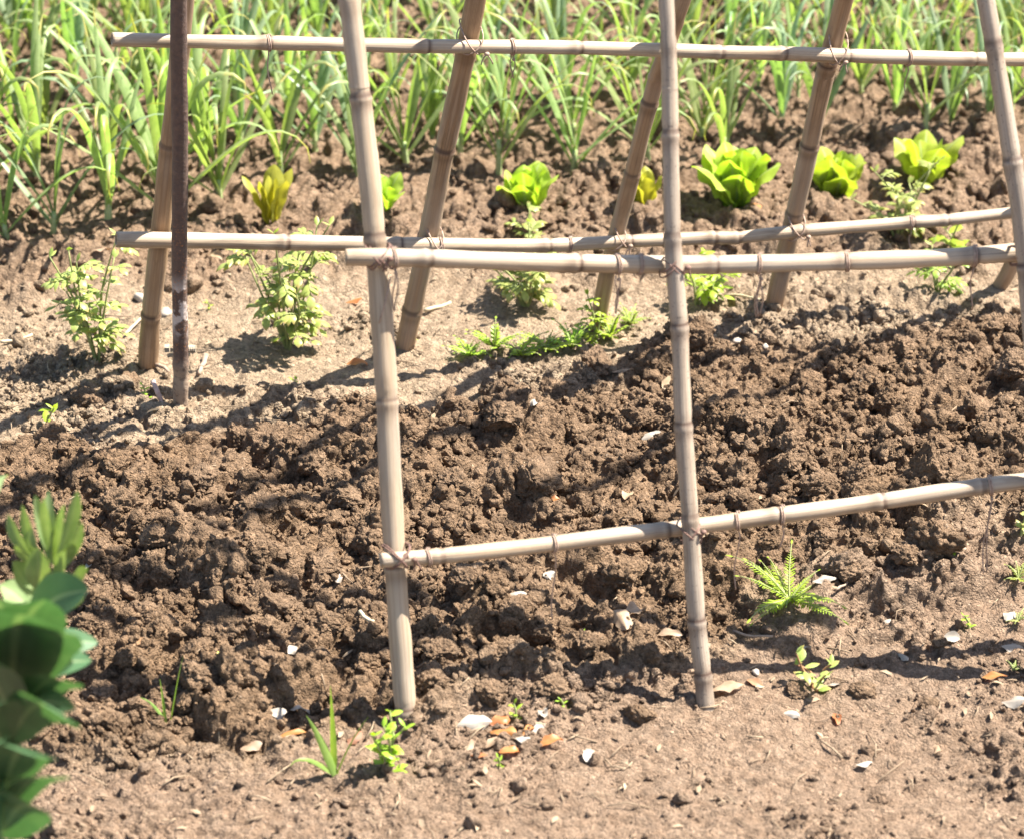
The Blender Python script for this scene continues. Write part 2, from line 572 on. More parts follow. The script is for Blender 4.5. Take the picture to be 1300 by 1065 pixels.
def vnoise(x, y, scale, seed):
    fx, fy = x / scale, y / scale
    ix, iy = np.floor(fx), np.floor(fy)
    tx, ty = fx - ix, fy - iy
    tx = tx * tx * (3 - 2 * tx); ty = ty * ty * (3 - 2 * ty)
    r = lambda a, b: rnd(hash2(ix + a, iy + b, seed), 1)
    return ((r(0, 0) * (1 - tx) + r(1, 0) * tx) * (1 - ty) + (r(0, 1) * (1 - tx) + r(1, 1) * tx) * ty) * 2 - 1


def domes(x, y, cell, seed, r0=0.35, r1=0.75, prob=0.9):
    """irregular lumps, one per jittered cell: tilted half-ellipsoids with a flattened face"""
    wx = x + 0.28 * cell * vnoise(x, y, cell * 0.6, seed + 5)
    wy = y + 0.28 * cell * vnoise(x, y, cell * 0.6, seed + 6)
    ix, iy = np.floor(wx / cell), np.floor(wy / cell)
    out = np.zeros_like(x)
    for a in (-1, 0, 1):
        for b in (-1, 0, 1):
            h = hash2(ix + a, iy + b, seed)
            dx = wx - (ix + a + rnd(h, 1)) * cell
            dy = wy - (iy + b + rnd(h, 2)) * cell
            r = cell * (r0 + (r1 - r0) * rnd(h, 3) ** 2)
            th = rnd(h, 4) * 6.283
            ct, st = np.cos(th), np.sin(th)
            e = 0.65 + 0.35 * rnd(h, 5)
            px, py = (dx * ct + dy * st), (-dx * st + dy * ct) / e
            t = 1 - (px * px + py * py) / (r * r)
            dome = np.sqrt(np.maximum(t, 0)) * r
            tilt = (rnd(h, 6) - 0.5) * 1.3
            dome = np.minimum(dome, r * (0.55 + 0.35 * rnd(h, 7)) + tilt * px)
            dome = np.where((t > 0) & (rnd(h, 8) < prob), np.maximum(dome, 0), 0)
            out = np.maximum(out, dome)
    return out


VT_U = [-900, -400, 0, 100, 240, 330, 450, 560, 700, 780, 830, 900, 1100, 1300, 1700, 2200]
VT_V = [700, 650, 610, 595, 572, 556, 526, 514, 508, 486, 464, 456, 452, 438, 412, 375]
VB_U = [-900, -400, 0, 300, 500, 700, 850, 930, 1000, 1150, 1300, 1700, 2200]
VB_V = [1080, 1030, 1000, 962, 912, 888, 852, 800, 752, 728, 712, 670, 630]
VG_U = [-900, 0, 300, 700, 1000, 1300, 2200]
VG_V = [450, 385, 365, 352, 345, 330, 260]
LD_U = [900, 960, 1080, 1300, 1700, 2200]
LD_V = [860, 815, 780, 748, 690, 640]


def sstep(a, b, t):
    t = np.clip((t - a) / (b - a), 0, 1)
    return t * t * (3 - 2 * t)


def zones(x, y):
    yy = np.maximum(y, 1.2)
    u, v = uv_of(x, yy)
    u = np.clip(u, -900, 2200)
    v = v + 26 * vnoise(x, y, 0.11, 71) + 14 * vnoise(x, y, 0.04, 72)
    till = sstep(-14, 14, v - np.interp(u, VT_U, VT_V)) * sstep(-26, 26, np.interp(u, VB_U, VB_V) - v)
    bed = sstep(-30, 30, np.interp(u, VG_U, VG_V) - v)
    dry = np.clip(1 - till - bed, 0, 1)
    front = sstep(-20, 20, v - np.interp(u, VB_U, VB_V))
    dl = v - np.interp(u, LD_U, LD_V) + 9 * vnoise(x, y, 0.03, 74)
    led = sstep(925, 1060, u) * (0.024 * sstep(16, -16, dl) * sstep(-230, -70, dl) - 0.008 * sstep(-9, 9, dl))
    return till, bed, dry, front, led


def relief(x, y, fine=True):
    till, bed, dry, front, led = zones(x, y)
    lft = sstep(-0.02, -0.20, x)
    bank = np.clip(led / 0.03, 0, 1)
    h = 0.010 * vnoise(x, y, 0.5, 1) + 0.006 * vnoise(x, y, 0.22, 2)
    h += till * (0.012 + 0.020 * vnoise(x, y, 0.30, 3) + 0.012 * vnoise(x, y, 0.14, 4))
    h += bed * (0.010 + 0.012 * vnoise(x, y, 0.25, 7))
    h += led
    d1 = domes(x, y, 0.13, 11, prob=0.75)
    d2 = domes(x, y, 0.062, 12, prob=0.85)
    d3 = domes(x, y, 0.030, 13)
    d4 = domes(x, y, 0.0145, 14)
    crumb = 0.5 + 0.5 * vnoise(x, y, 0.07, 21)
    h += till * (0.50 * d1 + 0.60 * d2 + 0.60 * d3 + (0.30 + 0.3 * crumb) * d4)
    h += bed * (0.22 * d1 + 0.60 * d2 + 0.66 * d3 + 0.55 * d4)
    rough = 0.30 + 0.5 * bank + 0.45 * front * lft + 1.15 * np.clip(vnoise(x, y, 0.15, 22) + 0.5 * vnoise(x, y, 0.05, 23) + 0.30, 0, 1)
    h += dry * rough * (0.08 * d1 + 0.30 * d2 + 0.46 * d3 + 0.42 * d4)
    if fine:
        h += 0.0025 * vnoise(x, y, 0.012, 32)
    grain = till * (0.55 + 0.6 * crumb) + bed * 0.7 + dry * 0.60 * np.minimum(rough, 1.2)
    return h, till, bed, dry, grain


def domes3(P, cell, seed, r0=0.42, r1=0.80):
    """rounded grains in space, so they sit on steep clod faces too"""
    I0 = np.floor(P / cell).astype(np.int64)
    out = np.zeros(len(P))
    for a in (-1, 0, 1):
        for b in (-1, 0, 1):
            for c in (-1, 0, 1):
                h = hash2(I0[:, 0] + a + 7919 * (I0[:, 2] + c), I0[:, 1] + b, seed)
                dx = P[:, 0] - (I0[:, 0] + a + rnd(h, 1)) * cell
                dy = P[:, 1] - (I0[:, 1] + b + rnd(h, 2)) * cell
                dz = P[:, 2] - (I0[:, 2] + c + rnd(h, 3)) * cell
                r = cell * (r0 + (r1 - r0) * rnd(h, 4))
                out = np.maximum(out, np.sqrt(np.maximum(r * r - dx * dx - dy * dy - dz * dz, 0)) * (0.4 + 0.6 * rnd(h, 5)))
    return out


def axis(segs):
    out = [segs[0][0]]
    for a, b, st in segs:
        n = max(1, int(round((b - a) / st)))
        out += list(np.linspace(a, b, n + 1)[1:])
    return np.array(out)


def tail(start, sign, first, grow, end):
    out, p, s = [], start, first
    while abs(p) < end:
        p = p + sign * s
        s *= grow
        out.append(p)
    return out


xs = axis([(-1.6, -1.0, 0.012), (-1.0, -0.74, 0.006), (-0.74, 0.74, 0.0017), (0.74, 1.0, 0.006), (1.0, 1.6, 0.012)])
xs = np.concatenate([np.array(tail(-1.6, -1, 0.02, 1.3, 60))[::-1], xs, np.array(tail(1.6, 1, 0.02, 1.3, 60))])
ys = axis([(1.3, 2.0, 0.012), (2.0, 2.25, 0.004), (2.25, 3.35, 0.0020), (3.35, 4.8, 0.0046), (4.8, 5.8, 0.02)])
ys = np.concatenate([np.array(tail(1.3, -1, 0.03, 1.4, 40))[::-1], ys, np.array(tail(5.8, 1, 0.03, 1.3, 80))])
ys = np.sort(ys)
XX, YY = np.meshgrid(xs, ys)
HH = np.empty_like(XX)
GR = np.empty_like(XX)
ZONE = np.zeros((*XX.shape, 4), dtype=np.float32)
for i0 in range(0, len(ys), 64):
    sl = slice(i0, i0 + 64)
    h, tl, bd, dr, gr = relief(XX[sl], YY[sl])
    HH[sl] = h
    GR[sl] = gr
    ZONE[sl, :, 0] = tl; ZONE[sl, :, 1] = dr; ZONE[sl, :, 2] = bd; ZONE[sl, :, 3] = zones(XX[sl], YY[sl])[3]
fade = np.clip((np.abs(XX) - 2.2) / 2.0, 0, 1)
HH *= 1 - fade
# soften the steepest drops a little, then push crumb grains out along the surface normal
for _ in range(1):
    K = HH.copy()
    K[1:-1, :] = 0.25 * HH[:-2, :] + 0.5 * HH[1:-1, :] + 0.25 * HH[2:, :]
    K2 = K.copy()
    K2[:, 1:-1] = 0.25 * K[:, :-2] + 0.5 * K[:, 1:-1] + 0.25 * K[:, 2:]
    HH = np.where((np.abs(XX) < 1.0) & (YY > 2.0) & (YY < 4.8), K2, HH)
gy_, gx_ = np.gradient(HH, ys, xs)
NL = 1 / np.sqrt(1 + gx_ ** 2 + gy_ ** 2)
OFF = np.zeros_like(HH)
msk = (np.abs(XX) < 0.80) & (YY > 2.2) & (YY < 3.6)
P3 = np.stack([XX[msk], YY[msk], HH[msk]], -1)
P3 += 0.0016 * np.stack([vnoise(P3[:, 0], P3[:, 1] + 3 * P3[:, 2], 0.006, 81), vnoise(P3[:, 1], P3[:, 2] + 3 * P3[:, 0], 0.006, 82), vnoise(P3[:, 2] + 2 * P3[:, 0], P3[:, 1], 0.006, 83)], -1)
OFF[msk] = GR[msk] * (0.85 * domes3(P3, 0.0125, 91) + 1.15 * domes3(P3, 0.0062, 92) - 0.0055)
msk2 = (~msk) & (np.abs(XX) < 1.1) & (YY > 2.0) & (YY < 4.8)
P3 = np.stack([XX[msk2], YY[msk2], HH[msk2]], -1)
OFF[msk2] = GR[msk2] * (1.1 * domes3(P3, 0.0125, 91) - 0.004)
DX, DY = -gx_ * NL * OFF, -gy_ * NL * OFF
HZ = HH + NL * OFF


def gz(x, y):
    i = int(np.clip(np.searchsorted(xs, x) - 1, 0, len(xs) - 2))
    j = int(np.clip(np.searchsorted(ys, y) - 1, 0, len(ys) - 2))
    tx = (x - xs[i]) / (xs[i + 1] - xs[i]); ty = (y - ys[j]) / (ys[j + 1] - ys[j])
    return float((HH[j, i] * (1 - tx) + HH[j, i + 1] * tx) * (1 - ty) + (HH[j + 1, i] * (1 - tx) + HH[j + 1, i + 1] * tx) * ty)


def gz_avg(x, y, r=0.02):
    return sum(gz(x + r * math.cos(a), y + r * math.sin(a)) for a in (0, 1.57, 3.14, 4.71)) / 4


def on_ground(u, v):
    p = at(u, v, 0.0)
    for _ in range(4):
        p = at(u, v, gz_avg(p.x, p.y))
    p.z = gz(p.x, p.y)
    return p


def mesh_from_arrays(name, V, F, zone, mat, nper=4):
    me = bpy.data.meshes.new(name)
    me.vertices.add(len(V))
    me.vertices.foreach_set('co', V.astype(np.float32).ravel())
    me.loops.add(F.size)
    me.loops.foreach_set('vertex_index', F.astype(np.int32).ravel())
    me.polygons.add(len(F))
    me.polygons.foreach_set('loop_start', (np.arange(len(F)) * nper).astype(np.int32))
    me.polygons.foreach_set('use_smooth', np.ones(len(F), dtype=bool))
    me.update(calc_edges=True)
    ca = me.color_attributes.new('zone', 'FLOAT_COLOR', 'POINT')
    ca.data.foreach_set('color', zone.astype(np.float32).ravel())
    me.materials.append(mat)
    me.validate()
    ob = bpy.data.objects.new(name, me)
    COL.objects.link(ob)
    return ob


nx, ny = len(xs), len(ys)
V = np.stack([XX + DX, YY + DY, HZ], -1).reshape(-1, 3)
I = (np.arange(ny - 1)[:, None] * nx + np.arange(nx - 1)[None, :]).ravel()
F = np.stack([I, I + 1, I + nx + 1, I + nx], -1)
ground = mesh_from_arrays('ground', V, F, ZONE.reshape(-1, 4), M['soil'])
tag(ground, 'brown garden soil, freshly dug across the middle and dry around it', None, None, 'structure')


# loose clods and crumbs lying on the dug bed and around it ---------------
def ico_proto(sub, seed):
    import bmesh
    bm = bmesh.new()
    bmesh.ops.create_icosphere(bm, subdivisions=sub, radius=1.0)
    rs = random.Random(seed)
    off = Vector((rs.uniform(-50, 50), rs.uniform(-50, 50), rs.uniform(-50, 50)))
    planes = []
    for _ in range(rs.randint(3, 6)):
        n = Vector((rs.gauss(0, 1), rs.gauss(0, 1), rs.gauss(0, 1))).normalized()
        planes.append((n, rs.uniform(0.5, 0.8)))
    sq = Vector((rs.uniform(0.8, 1.25), rs.uniform(0.7, 1.1), rs.uniform(0.6, 0.95)))
    vs = []
    for v in bm.verts:
        p = v.co.copy()
        r = 1 + 0.30 * mnoise.noise(p * 1.1 + off)
        q = p * r
        for n, d in planes:
            e = q.dot(n) - d
            if e > 0:
                q -= n * e * 0.9
        if sub >= 3:
            d1 = mnoise.voronoi(p * 2.6 + off)[0][0]
            d2 = mnoise.voronoi(p * 5.5 + off)[0][0]
            q *= 1 + 0.34 * (0.45 - d1) + 0.26 * (0.4 - d2)
            if sub >= 4:
                q *= 1 + (0.15 if sub >= 5 else 0.09) * (0.4 - mnoise.voronoi(p * (11 if sub >= 5 else 8) + off)[0][0])
        elif sub == 2:
            d1 = mnoise.voronoi(p * 2.4 + off)[0][0]
            q *= 1 + 0.36 * (0.45 - d1)
        q *= 1 + 0.08 * mnoise.noise(p * 4.0 + off)
        vs.append((q.x * sq.x, q.y * sq.y, q.z * sq.z))
    fs = [[v.index for v in f.verts] for f in bm.faces]
    bm.free()
    return np.array(vs), np.array(fs)


BIG_CLODS = [(1080, 738, 22, .5), (1186, 735, 31, .5), (1152, 722, 20, .3), (1100, 700, 20, .3), (1046, 692, 18, .3), (980, 712, 17, .3), (1192, 822, 13, .5),
             (1095, 880, 20, .2), (1010, 880, 14, .2), (1180, 895, 14, .1), (560, 790, 24, .3), (600, 745, 25, .3), (650, 780, 22, .2), (676, 628, 33, .2), (735, 645, 24, .3),
             (548, 868, 26, .2), (620, 885, 22, .2), (700, 870, 22, .1), (640, 820, 24, .3), (560, 835, 24, .2), (745, 825, 24, .2), (690, 800, 18, .4), (815, 910, 24, .1), (700, 690, 20, .3),
             (345, 775, 24, .3), (255, 870, 30, .3), (300, 850, 26, .2), (420, 800, 24, .2), (200, 690, 22, .3), (150, 650, 26, .2), (330, 655, 28, .2), (640, 540, 24, .3),
             (575, 610, 22, .3), (760, 470, 26, .2), (1150, 450, 20, .4), (1120, 460, 18, .3), (1030, 470, 22, .2), (950, 540, 28, .1), (1240, 530, 30, .2), (1290, 475, 28, .3),
             (900, 600, 24, .2), (1000, 600, 22, .2), (1190, 600, 24, .2), (110, 515, 20, .3), (165, 490, 18, .3), (60, 560, 22, .2), (700, 500, 22, .2), (1040, 620, 24, .2), (940, 640, 20, .2),
             (470, 690, 24, .2), (405, 720, 24, .2), (440, 640, 22, .2), (260, 610, 26, .2), (820, 720, 22, .2), (800, 665, 20, .3), (300, 560, 22, .2), (395, 575, 24, .2), (180, 780, 24, .2), (130, 880, 22, .2)]


def scatter_clods():
    g = np.random.default_rng(5)
    Vs, Fs, Zs, base = [], [], [], 0

    SM = []

    def batch(count, rmin, rmax, power, sub, protos, region, keep, sink, flat=False):
        nonlocal base
        P = [ico_proto(sub, 100 * sub + k) for k in range(protos)]
        x0, x1, y0, y1 = region
        x = g.uniform(x0, x1, count); y = g.uniform(y0, y1, count)
        tl, bd, dr, fr, ld = zones(x, y)
        rr = np.clip(vnoise(x, y, 0.15, 22) + 0.5 * vnoise(x, y, 0.05, 23) + 0.30, 0, 1)
        w = keep(tl, bd, dr * (0.15 + 1.7 * rr))
        clump = 0.5 + 0.5 * vnoise(x, y, 0.09, 55)
        ok = g.random(count) < w * (0.08 + 1.5 * clump ** 2)
        x, y, tl, dr, bd, fr_ = x[ok], y[ok], tl[ok], dr[ok], bd[ok], fr[ok]
        r = rmin * (1 - g.random(len(x)) * (1 - (rmin / rmax) ** power)) ** (-1 / power)
        for k in range(len(x)):
            pv, pf = P[g.integers(protos)]
            q = g.normal(size=4); q /= np.linalg.norm(q)
            a, b, c, d = q
            R = np.array([[1 - 2 * (c * c + d * d), 2 * (b * c - a * d), 2 * (b * d + a * c)],
                          [2 * (b * c + a * d), 1 - 2 * (b * b + d * d), 2 * (c * d - a * b)],
                          [2 * (b * d - a * c), 2 * (c * d + a * b), 1 - 2 * (b * b + c * c)]])
            z = gz_avg(x[k], y[k], r[k] * 0.6)
            Vs.append(pv @ R.T * r[k] + np.array([x[k], y[k], z + r[k] * (sink - 0.15 * g.random())]))
            Fs.append(pf + base); base += len(pv)
            SM.append(np.full(len(pf), not flat))
            Zs.append(np.tile(np.array([tl[k], dr[k], bd[k], fr_[k]]), (len(pv), 1)))

    near = (-0.72, 0.72, 2.15, 3.45)
    batch(2300, 0.012, 0.034, 2.3, 5, 10, near, lambda t, b, d: 0.30 * t + 0.03 * d, 0.15)
    batch(12000, 0.006, 0.015, 2.0, 3, 14, near, lambda t, b, d: 0.42 * t + 0.16 * d, 0.25)
    batch(16000, 0.0035, 0.006, 1.8, 2, 12, near, lambda t, b, d: 0.60 * t + 0.5 * d, 0.4, True)
    batch(70000, 0.0013, 0.0036, 1.7, 1, 12, near, lambda t, b, d: 0.75 * t + 0.7 * d, 0.4, True)
    far = (-1.0, 1.0, 3.35, 4.75)
    batch(2500, 0.009, 0.026, 2.2, 3, 10, far, lambda t, b, d: 0.45 * t + 0.5 * b + 0.07 * d, 0.25)
    batch(12000, 0.004, 0.010, 2.0, 2, 10, far, lambda t, b, d: 0.5 * t + 0.6 * b + 0.4 * d, 0.35)
    for k, (u, v, rpx, up) in enumerate(BIG_CLODS):
        p = on_ground(u, v)
        r = rpx * depth_of(p) / FPX
        pv, pf = ico_proto(5, 700 + k)
        a = g.uniform(0, 6.28)
        R = np.array([[math.cos(a), -math.sin(a), 0], [math.sin(a), math.cos(a), 0], [0, 0, 1]])
        Vs.append(pv @ R.T * r + np.array([p.x, p.y, gz_avg(p.x, p.y, r * 0.5) + r * up]))
        Fs.append(pf + base); base += len(pv)
        SM.append(np.full(len(pf), True))
        Zs.append(np.tile(np.array([0.9, 0.1, 0, 1.0]), (len(pv), 1)))
    o = mesh_from_arrays('soil_clods', np.concatenate(Vs), np.concatenate(Fs), np.concatenate(Zs), M['soil'], 3)
    o.data.polygons.foreach_set('use_smooth', np.concatenate(SM))
    tag(o, 'loose crumbly clods and crumbs of soil strewn over the dug bed', 'soil clods', None, 'stuff')


scatter_clods()

# ------------------------------------------------------------------ bamboo trellis
LEAN = rad(17)


def lean_plane(f1, f2, sgn):
    a = (f2 - f1); a.z = 0; a.normalize()
    b = Vector((-a.y, a.x, 0)) * sgn
    l = Vector((0, 0, 1)) * math.cos(LEAN) + b * math.sin(LEAN)
    n = a.cross(l).normalized()
    if n.dot(CAMP - f1) < 0:
        n = -n
    return f1.copy(), n


FP = lean_plane(at(515, 925), at(893, 895), 1)
BP = lean_plane(at(187, 470), at(1267, 367), -1)
trellis = thing('bamboo_trellis', 'weathered bamboo A-frame trellis of leaning poles and lashed cross canes standing over the dug soil', 'trellis',
                Vector((FP[0].x, FP[0].y, 0)))
TL = Vector(trellis.location)


def cane_mesh(pts, w0, w1, nodes, seed, hollow=(True, True), step=0.003, jag=1.0):
    """pts: 3D polyline; w0,w1 radii; nodes: list of metres-along positions"""
    rs = random.Random(seed)
    P = catmull(pts, step)
    L = [0.0]
    for i in range(1, len(P)):
        L.append(L[-1] + (P[i] - P[i - 1]).length)
    # irregular sway, growing between joints
    ph = rs.uniform(0, 6)
    stops = [0.0] + sorted(nodes) + [L[-1]]
    kink = [Vector((rs.uniform(-1, 1), rs.uniform(-1, 1), rs.uniform(-1, 1))) * 0.0021 for _ in stops]
    nstr = [rs.uniform(0.75, 1.1) for _ in nodes]
    R, ND, Q = [], [], []
    for p, s in zip(P, L):
        r = w0 + (w1 - w0) * s / L[-1]
        nd = 0.0
        for q, ns in zip(nodes, nstr):
            d = s - q
            r += (w0 * 0.10 * ns) * math.exp(-(d / 0.004) ** 2) - (w0 * 0.06) * math.exp(-((d - 0.008) / 0.004) ** 2)
            nd = max(nd, min(1.0, 1.0 * ns * math.exp(-((d - 0.005) / 0.0029) ** 2)), 0.4 * ns * math.exp(-((d + 0.007) / 0.008) ** 2))
        r *= 1 + 0.025 * math.sin(s * 37 + ph) + 0.015 * math.sin(s * 91 + 2 * ph)
        off = Vector((math.sin(s * 9 + ph), 0, math.cos(s * 7 + 2 * ph))) * 0.0012 * jag
        for q in range(len(stops) - 1):
            if stops[q] <= s <= stops[q + 1] and stops[q + 1] > stops[q]:
                off = off + kink[q].lerp(kink[q + 1], (s - stops[q]) / (stops[q + 1] - stops[q]))
                break
        R.append(r); ND.append(nd); Q.append(p + off)
    mb = MB()
    mb.add_tube(Q, R, seg=20, node=ND, hollow=hollow, wob=0.018)
    return mb, Q, L


def nearest_along(Q, L, target_u=None, target_v=None):
    best, bi = 1e9, 0
    for i, p in enumerate(Q):
        d = p - CAMP
        dep = d.dot(FWD)
        u = CU + FPX * d.x / dep
        v = CV - FPX * d.dot(UPV) / dep
        e = abs(u - target_u) if target_u is not None else abs(v - target_v)
        if e < best:
            best, bi = e, i
    return bi


def mk_cane(name, plane, uvs, offs, wpx, node_us, seed, mat, label=None, by='u', ext=(0, 0), ztop=None, hollow=(True, True), jag=1.0):
    pts = []
    for (u, v), s in zip(uvs, offs):
        pts.append(at_plane(u, v, plane[0] + plane[1] * s, plane[1]))
    if ztop is not None:       # a pole: push the foot into the soil and carry it up to the ridge
        d = (pts[0] - pts[1]).normalized()
        pts.insert(0, pts[0] + d * 0.10)
        d = (pts[-1] - pts[-2]).normalized()
        pts.append(pts[-1] + d * ((ztop - pts[-1].z) / d.z))
    sc = 1 / FPX
    r0 = wpx[0] / 2 * depth_of(pts[0]) * sc
    r1 = wpx[1] / 2 * depth_of(pts[-1]) * sc
    # joints: find their distances along the raw curve
    P = catmull(pts, 0.004)
    L = [0.0]
    for i in range(1, len(P)):
        L.append(L[-1] + (P[i] - P[i - 1]).length)
    nodes = [L[nearest_along(P, L, **({'target_u': q} if by == 'u' else {'target_v': q}))] for q in node_us]
    if ztop is not None:
        t = max(nodes) + 0.19
        while t < L[-1]:
            nodes.append(t); t += 0.2
    mb, Q, L = cane_mesh(pts, r0, r1, nodes, seed, hollow, jag=jag)
    o = mb.build(name, mat, trellis, TL)
    if label:
        o['label'] = label
    return dict(o=o, Q=Q, L=L, r=(r0, r1))


ZT = 1.52
POLES = {}
# front poles (foot first)
POLES['P1'] = mk_cane('upright_pole', FP, [(515, 925), (500, 700), (483, 360), (458, 130), (445, 0)], [0] * 5, (29, 26), [903, 715, 511, 306, 127, 10],
                      1, M['cane'], 'thickest pale front pole, on the left', 'v', ztop=ZT)
POLES['P2'] = mk_cane('upright_pole', FP, [(893, 895), (876, 680), (860, 380), (850, 130), (843, 0)], [0] * 5, (24, 17), [860, 790, 660, 543, 417, 300, 173, 48],
                      2, M['cane_grey'], 'slender grey speckled front pole in the middle', 'v', ztop=ZT)
POLES['P3'] = mk_cane('upright_pole', FP, [(1352, 868), (1326, 600), (1299, 330), (1288, 230), (1251, 0)], [0] * 5, (25, 21), [700, 520, 345, 207, 63],
                      3, M['cane_grey'], 'grey front pole at the right edge', 'v', ztop=ZT)
# back poles
BK = [
    ('B1', [(187, 470), (198, 360), (209, 250), (224, 110), (236, 0)], (26, 20), [470, 398, 300, 186, 60], 'back pole half hidden by the rusty post'),
    ('B2', [(516, 432), (545, 300), (573, 150), (601, 0)], (25, 28), [395, 310, 187, 66], 'thick brown back pole next to the thickest front pole'),
    ('B3', [(764, 390), (791, 270), (829, 110), (866, 0)], (21, 22), [335, 221, 131, 30], 'brown back pole crossing behind the grey front pole'),
    ('B4', [(984, 379), (1012, 265), (1045, 110), (1072, 0)], (24, 24), [330, 270, 186, 85], 'brown back pole right of the grey middle pole'),
    ('B5', [(1266, 368), (1284, 336), (1330, 230), (1375, 100)], (20, 20), [300, 180], 'back pole at the right edge, only its foot showing'),
]
for k, (nm, pts, w, nodes, lb) in enumerate(BK):
    POLES[nm] = mk_cane('upright_pole', BP, pts, [0] * len(pts), w, nodes, 10 + k, M['cane_shaded'], lb, 'v', ztop=ZT)

CANES = {}
OF = 0.0215
CANES['top'] = mk_cane('cross_cane', BP, [(140, 50), (330, 55), (545, 58), (850, 65), (1046, 71), (1236, 74), (1500, 78)], [0.026, 0.022, 0.023, 0.021, 0.023, 0.022, 0.02],
                       (18, 18), [338, 541, 735, 911, 992, 1073, 1236, 1380], 21, M['cane'], 'long upper back cane', hollow=(True, True))
CANES['lowback'] = mk_cane('cross_cane', BP, [(150, 306), (360, 309), (545, 311), (700, 311), (870, 304), (1010, 296), (1150, 285), (1290, 271)],
                           [0.026, 0.022, 0.024, 0.021, 0.02, 0.022, 0.02, 0.02],
                           (21, 15), [359, 505, 690, 795, 904, 934, 1013, 1154, 1198], 22, M['cane'], 'lower back cane', hollow=(True, True))
CANES['mid'] = mk_cane('cross_cane', FP, [(437, 326), (486, 327), (640, 333), (730, 335), (860, 335), (1050, 332), (1180, 327), (1298, 320), (1390, 316)],
                       [0.027, 0.026, 0.004, -0.010, -0.022, -0.022, -0.022, -0.023, -0.023],
                       (23, 24), [541, 728, 904, 1073, 1232, 1370], 23, M['cane'], 'thick upper front cane', hollow=(True, True))
CANES['low'] = mk_cane('cross_cane', FP, [(482, 712), (503, 709), (640, 695), (760, 681), (877, 668), (1000, 653), (1110, 638), (1300, 613), (1480, 590)],
                       [0.026, 0.025, 0.008, -0.010, -0.0215, -0.02, -0.02, -0.022, -0.022],
                       (20, 23), [560, 837, 983, 1112, 1244, 1400], 24, M['cane'], 'rising lower front cane', hollow=(True, True))


def idx_near(Q, u):
    return nearest_along(Q, None, target_u=u)


def tube_obj(name, pts, r, mat, parent, origin, label=None, seg=6):
    mb = MB()
    mb.add_tube(pts, [r] * len(pts), seg=seg)
    o = mb.build(name, mat, parent, origin)
    if label:
        o['label'] = label
    return o


def tie(pole, cane, seed, turns=2, mat='twine'):
    """a diagonal lashing round a pole and a cane where they cross"""
    A, B = POLES[pole], CANES[cane]
    best = (9, 0, 0)
    for i in range(0, len(A['Q']), 2):
        for j in range(0, len(B['Q']), 2):
            d = (A['Q'][i] - B['Q'][j]).length_squared
            if d < best[0]:
                best = (d, i, j)
    _, i, j = best
    pa, pb = A['Q'][i], B['Q'][j]
    da = (A['Q'][min(i + 4, len(A['Q']) - 1)] - A['Q'][i - 4]).normalized()
    db = (B['Q'][min(j + 4, len(B['Q']) - 1)] - B['Q'][max(j - 4, 0)]).normalized()
    n = (pb - pa).normalized()
    ra = A['r'][0] + (A['r'][1] - A['r'][0]) * i / len(A['Q'])
    rb = B['r'][0] + (B['r'][1] - B['r'][0]) * j / len(B['Q'])
    rs = random.Random(seed)
    mb = MB()
    c = (pa + pb) / 2
    for k in range(turns * 2):
        e = (da + db * (1 if k % 2 else -1) * rs.uniform(0.75, 1.1)).normalized()
        hw = max(ra, rb) * 1.42
        hn = ra + rb + 0.0015
        sh = (da * rs.uniform(-1, 1) + db * rs.uniform(-1, 1)) * 0.004
        pts = []
        for q in range(29):
            th = 2 * math.pi * q / 28
            ex = abs(math.cos(th)) ** 0.8 * math.copysign(1, math.cos(th))
            ey = abs(math.sin(th)) ** 0.8 * math.copysign(1, math.sin(th))
            pts.append(c + sh + e * (hw * ex) + n * (hn * ey))
        mb.add_tube(pts, [0.0009] * len(pts), seg=6)
    # knot and tails on the camera side
    kn = c + n * (ra + rb + 0.002) * (1 if n.dot(CAMP - c) > 0 else -1) + db * 0.012
    mb.add_ball(kn, 0.0030, sq=(1.2, 1, .9))
    for _ in range(2):
        q = [kn]
        d = (db * rs.uniform(-1, 1) + Vector((0, 0, -0.7))).normalized()
        for s in range(5):
            d = (d + Vector((rs.uniform(-.2, .2), rs.uniform(-.15, .15), -0.25))).normalized()
            q.append(q[-1] + d * 0.003)
        mb.add_tube(q, [0.0009] * len(q), seg=5)
    mb.build('twine_tie', M[mat], trellis, TL)


sd = 100
for pc in (('P1', 'mid'), ('P1', 'low'), ('P2', 'mid'), ('P2', 'low'), ('P3', 'mid'), ('B2', 'top'), ('B2', 'lowback'),
           ('B3', 'lowback'), ('B4', 'top'), ('B4', 'lowback'), ('P3', 'low')):
    sd += 1
    tie(pc[0], pc[1], sd, turns=2 if pc[0][0] == 'P' else 1, mat='wire' if pc[0][0] == 'P' else 'twine')


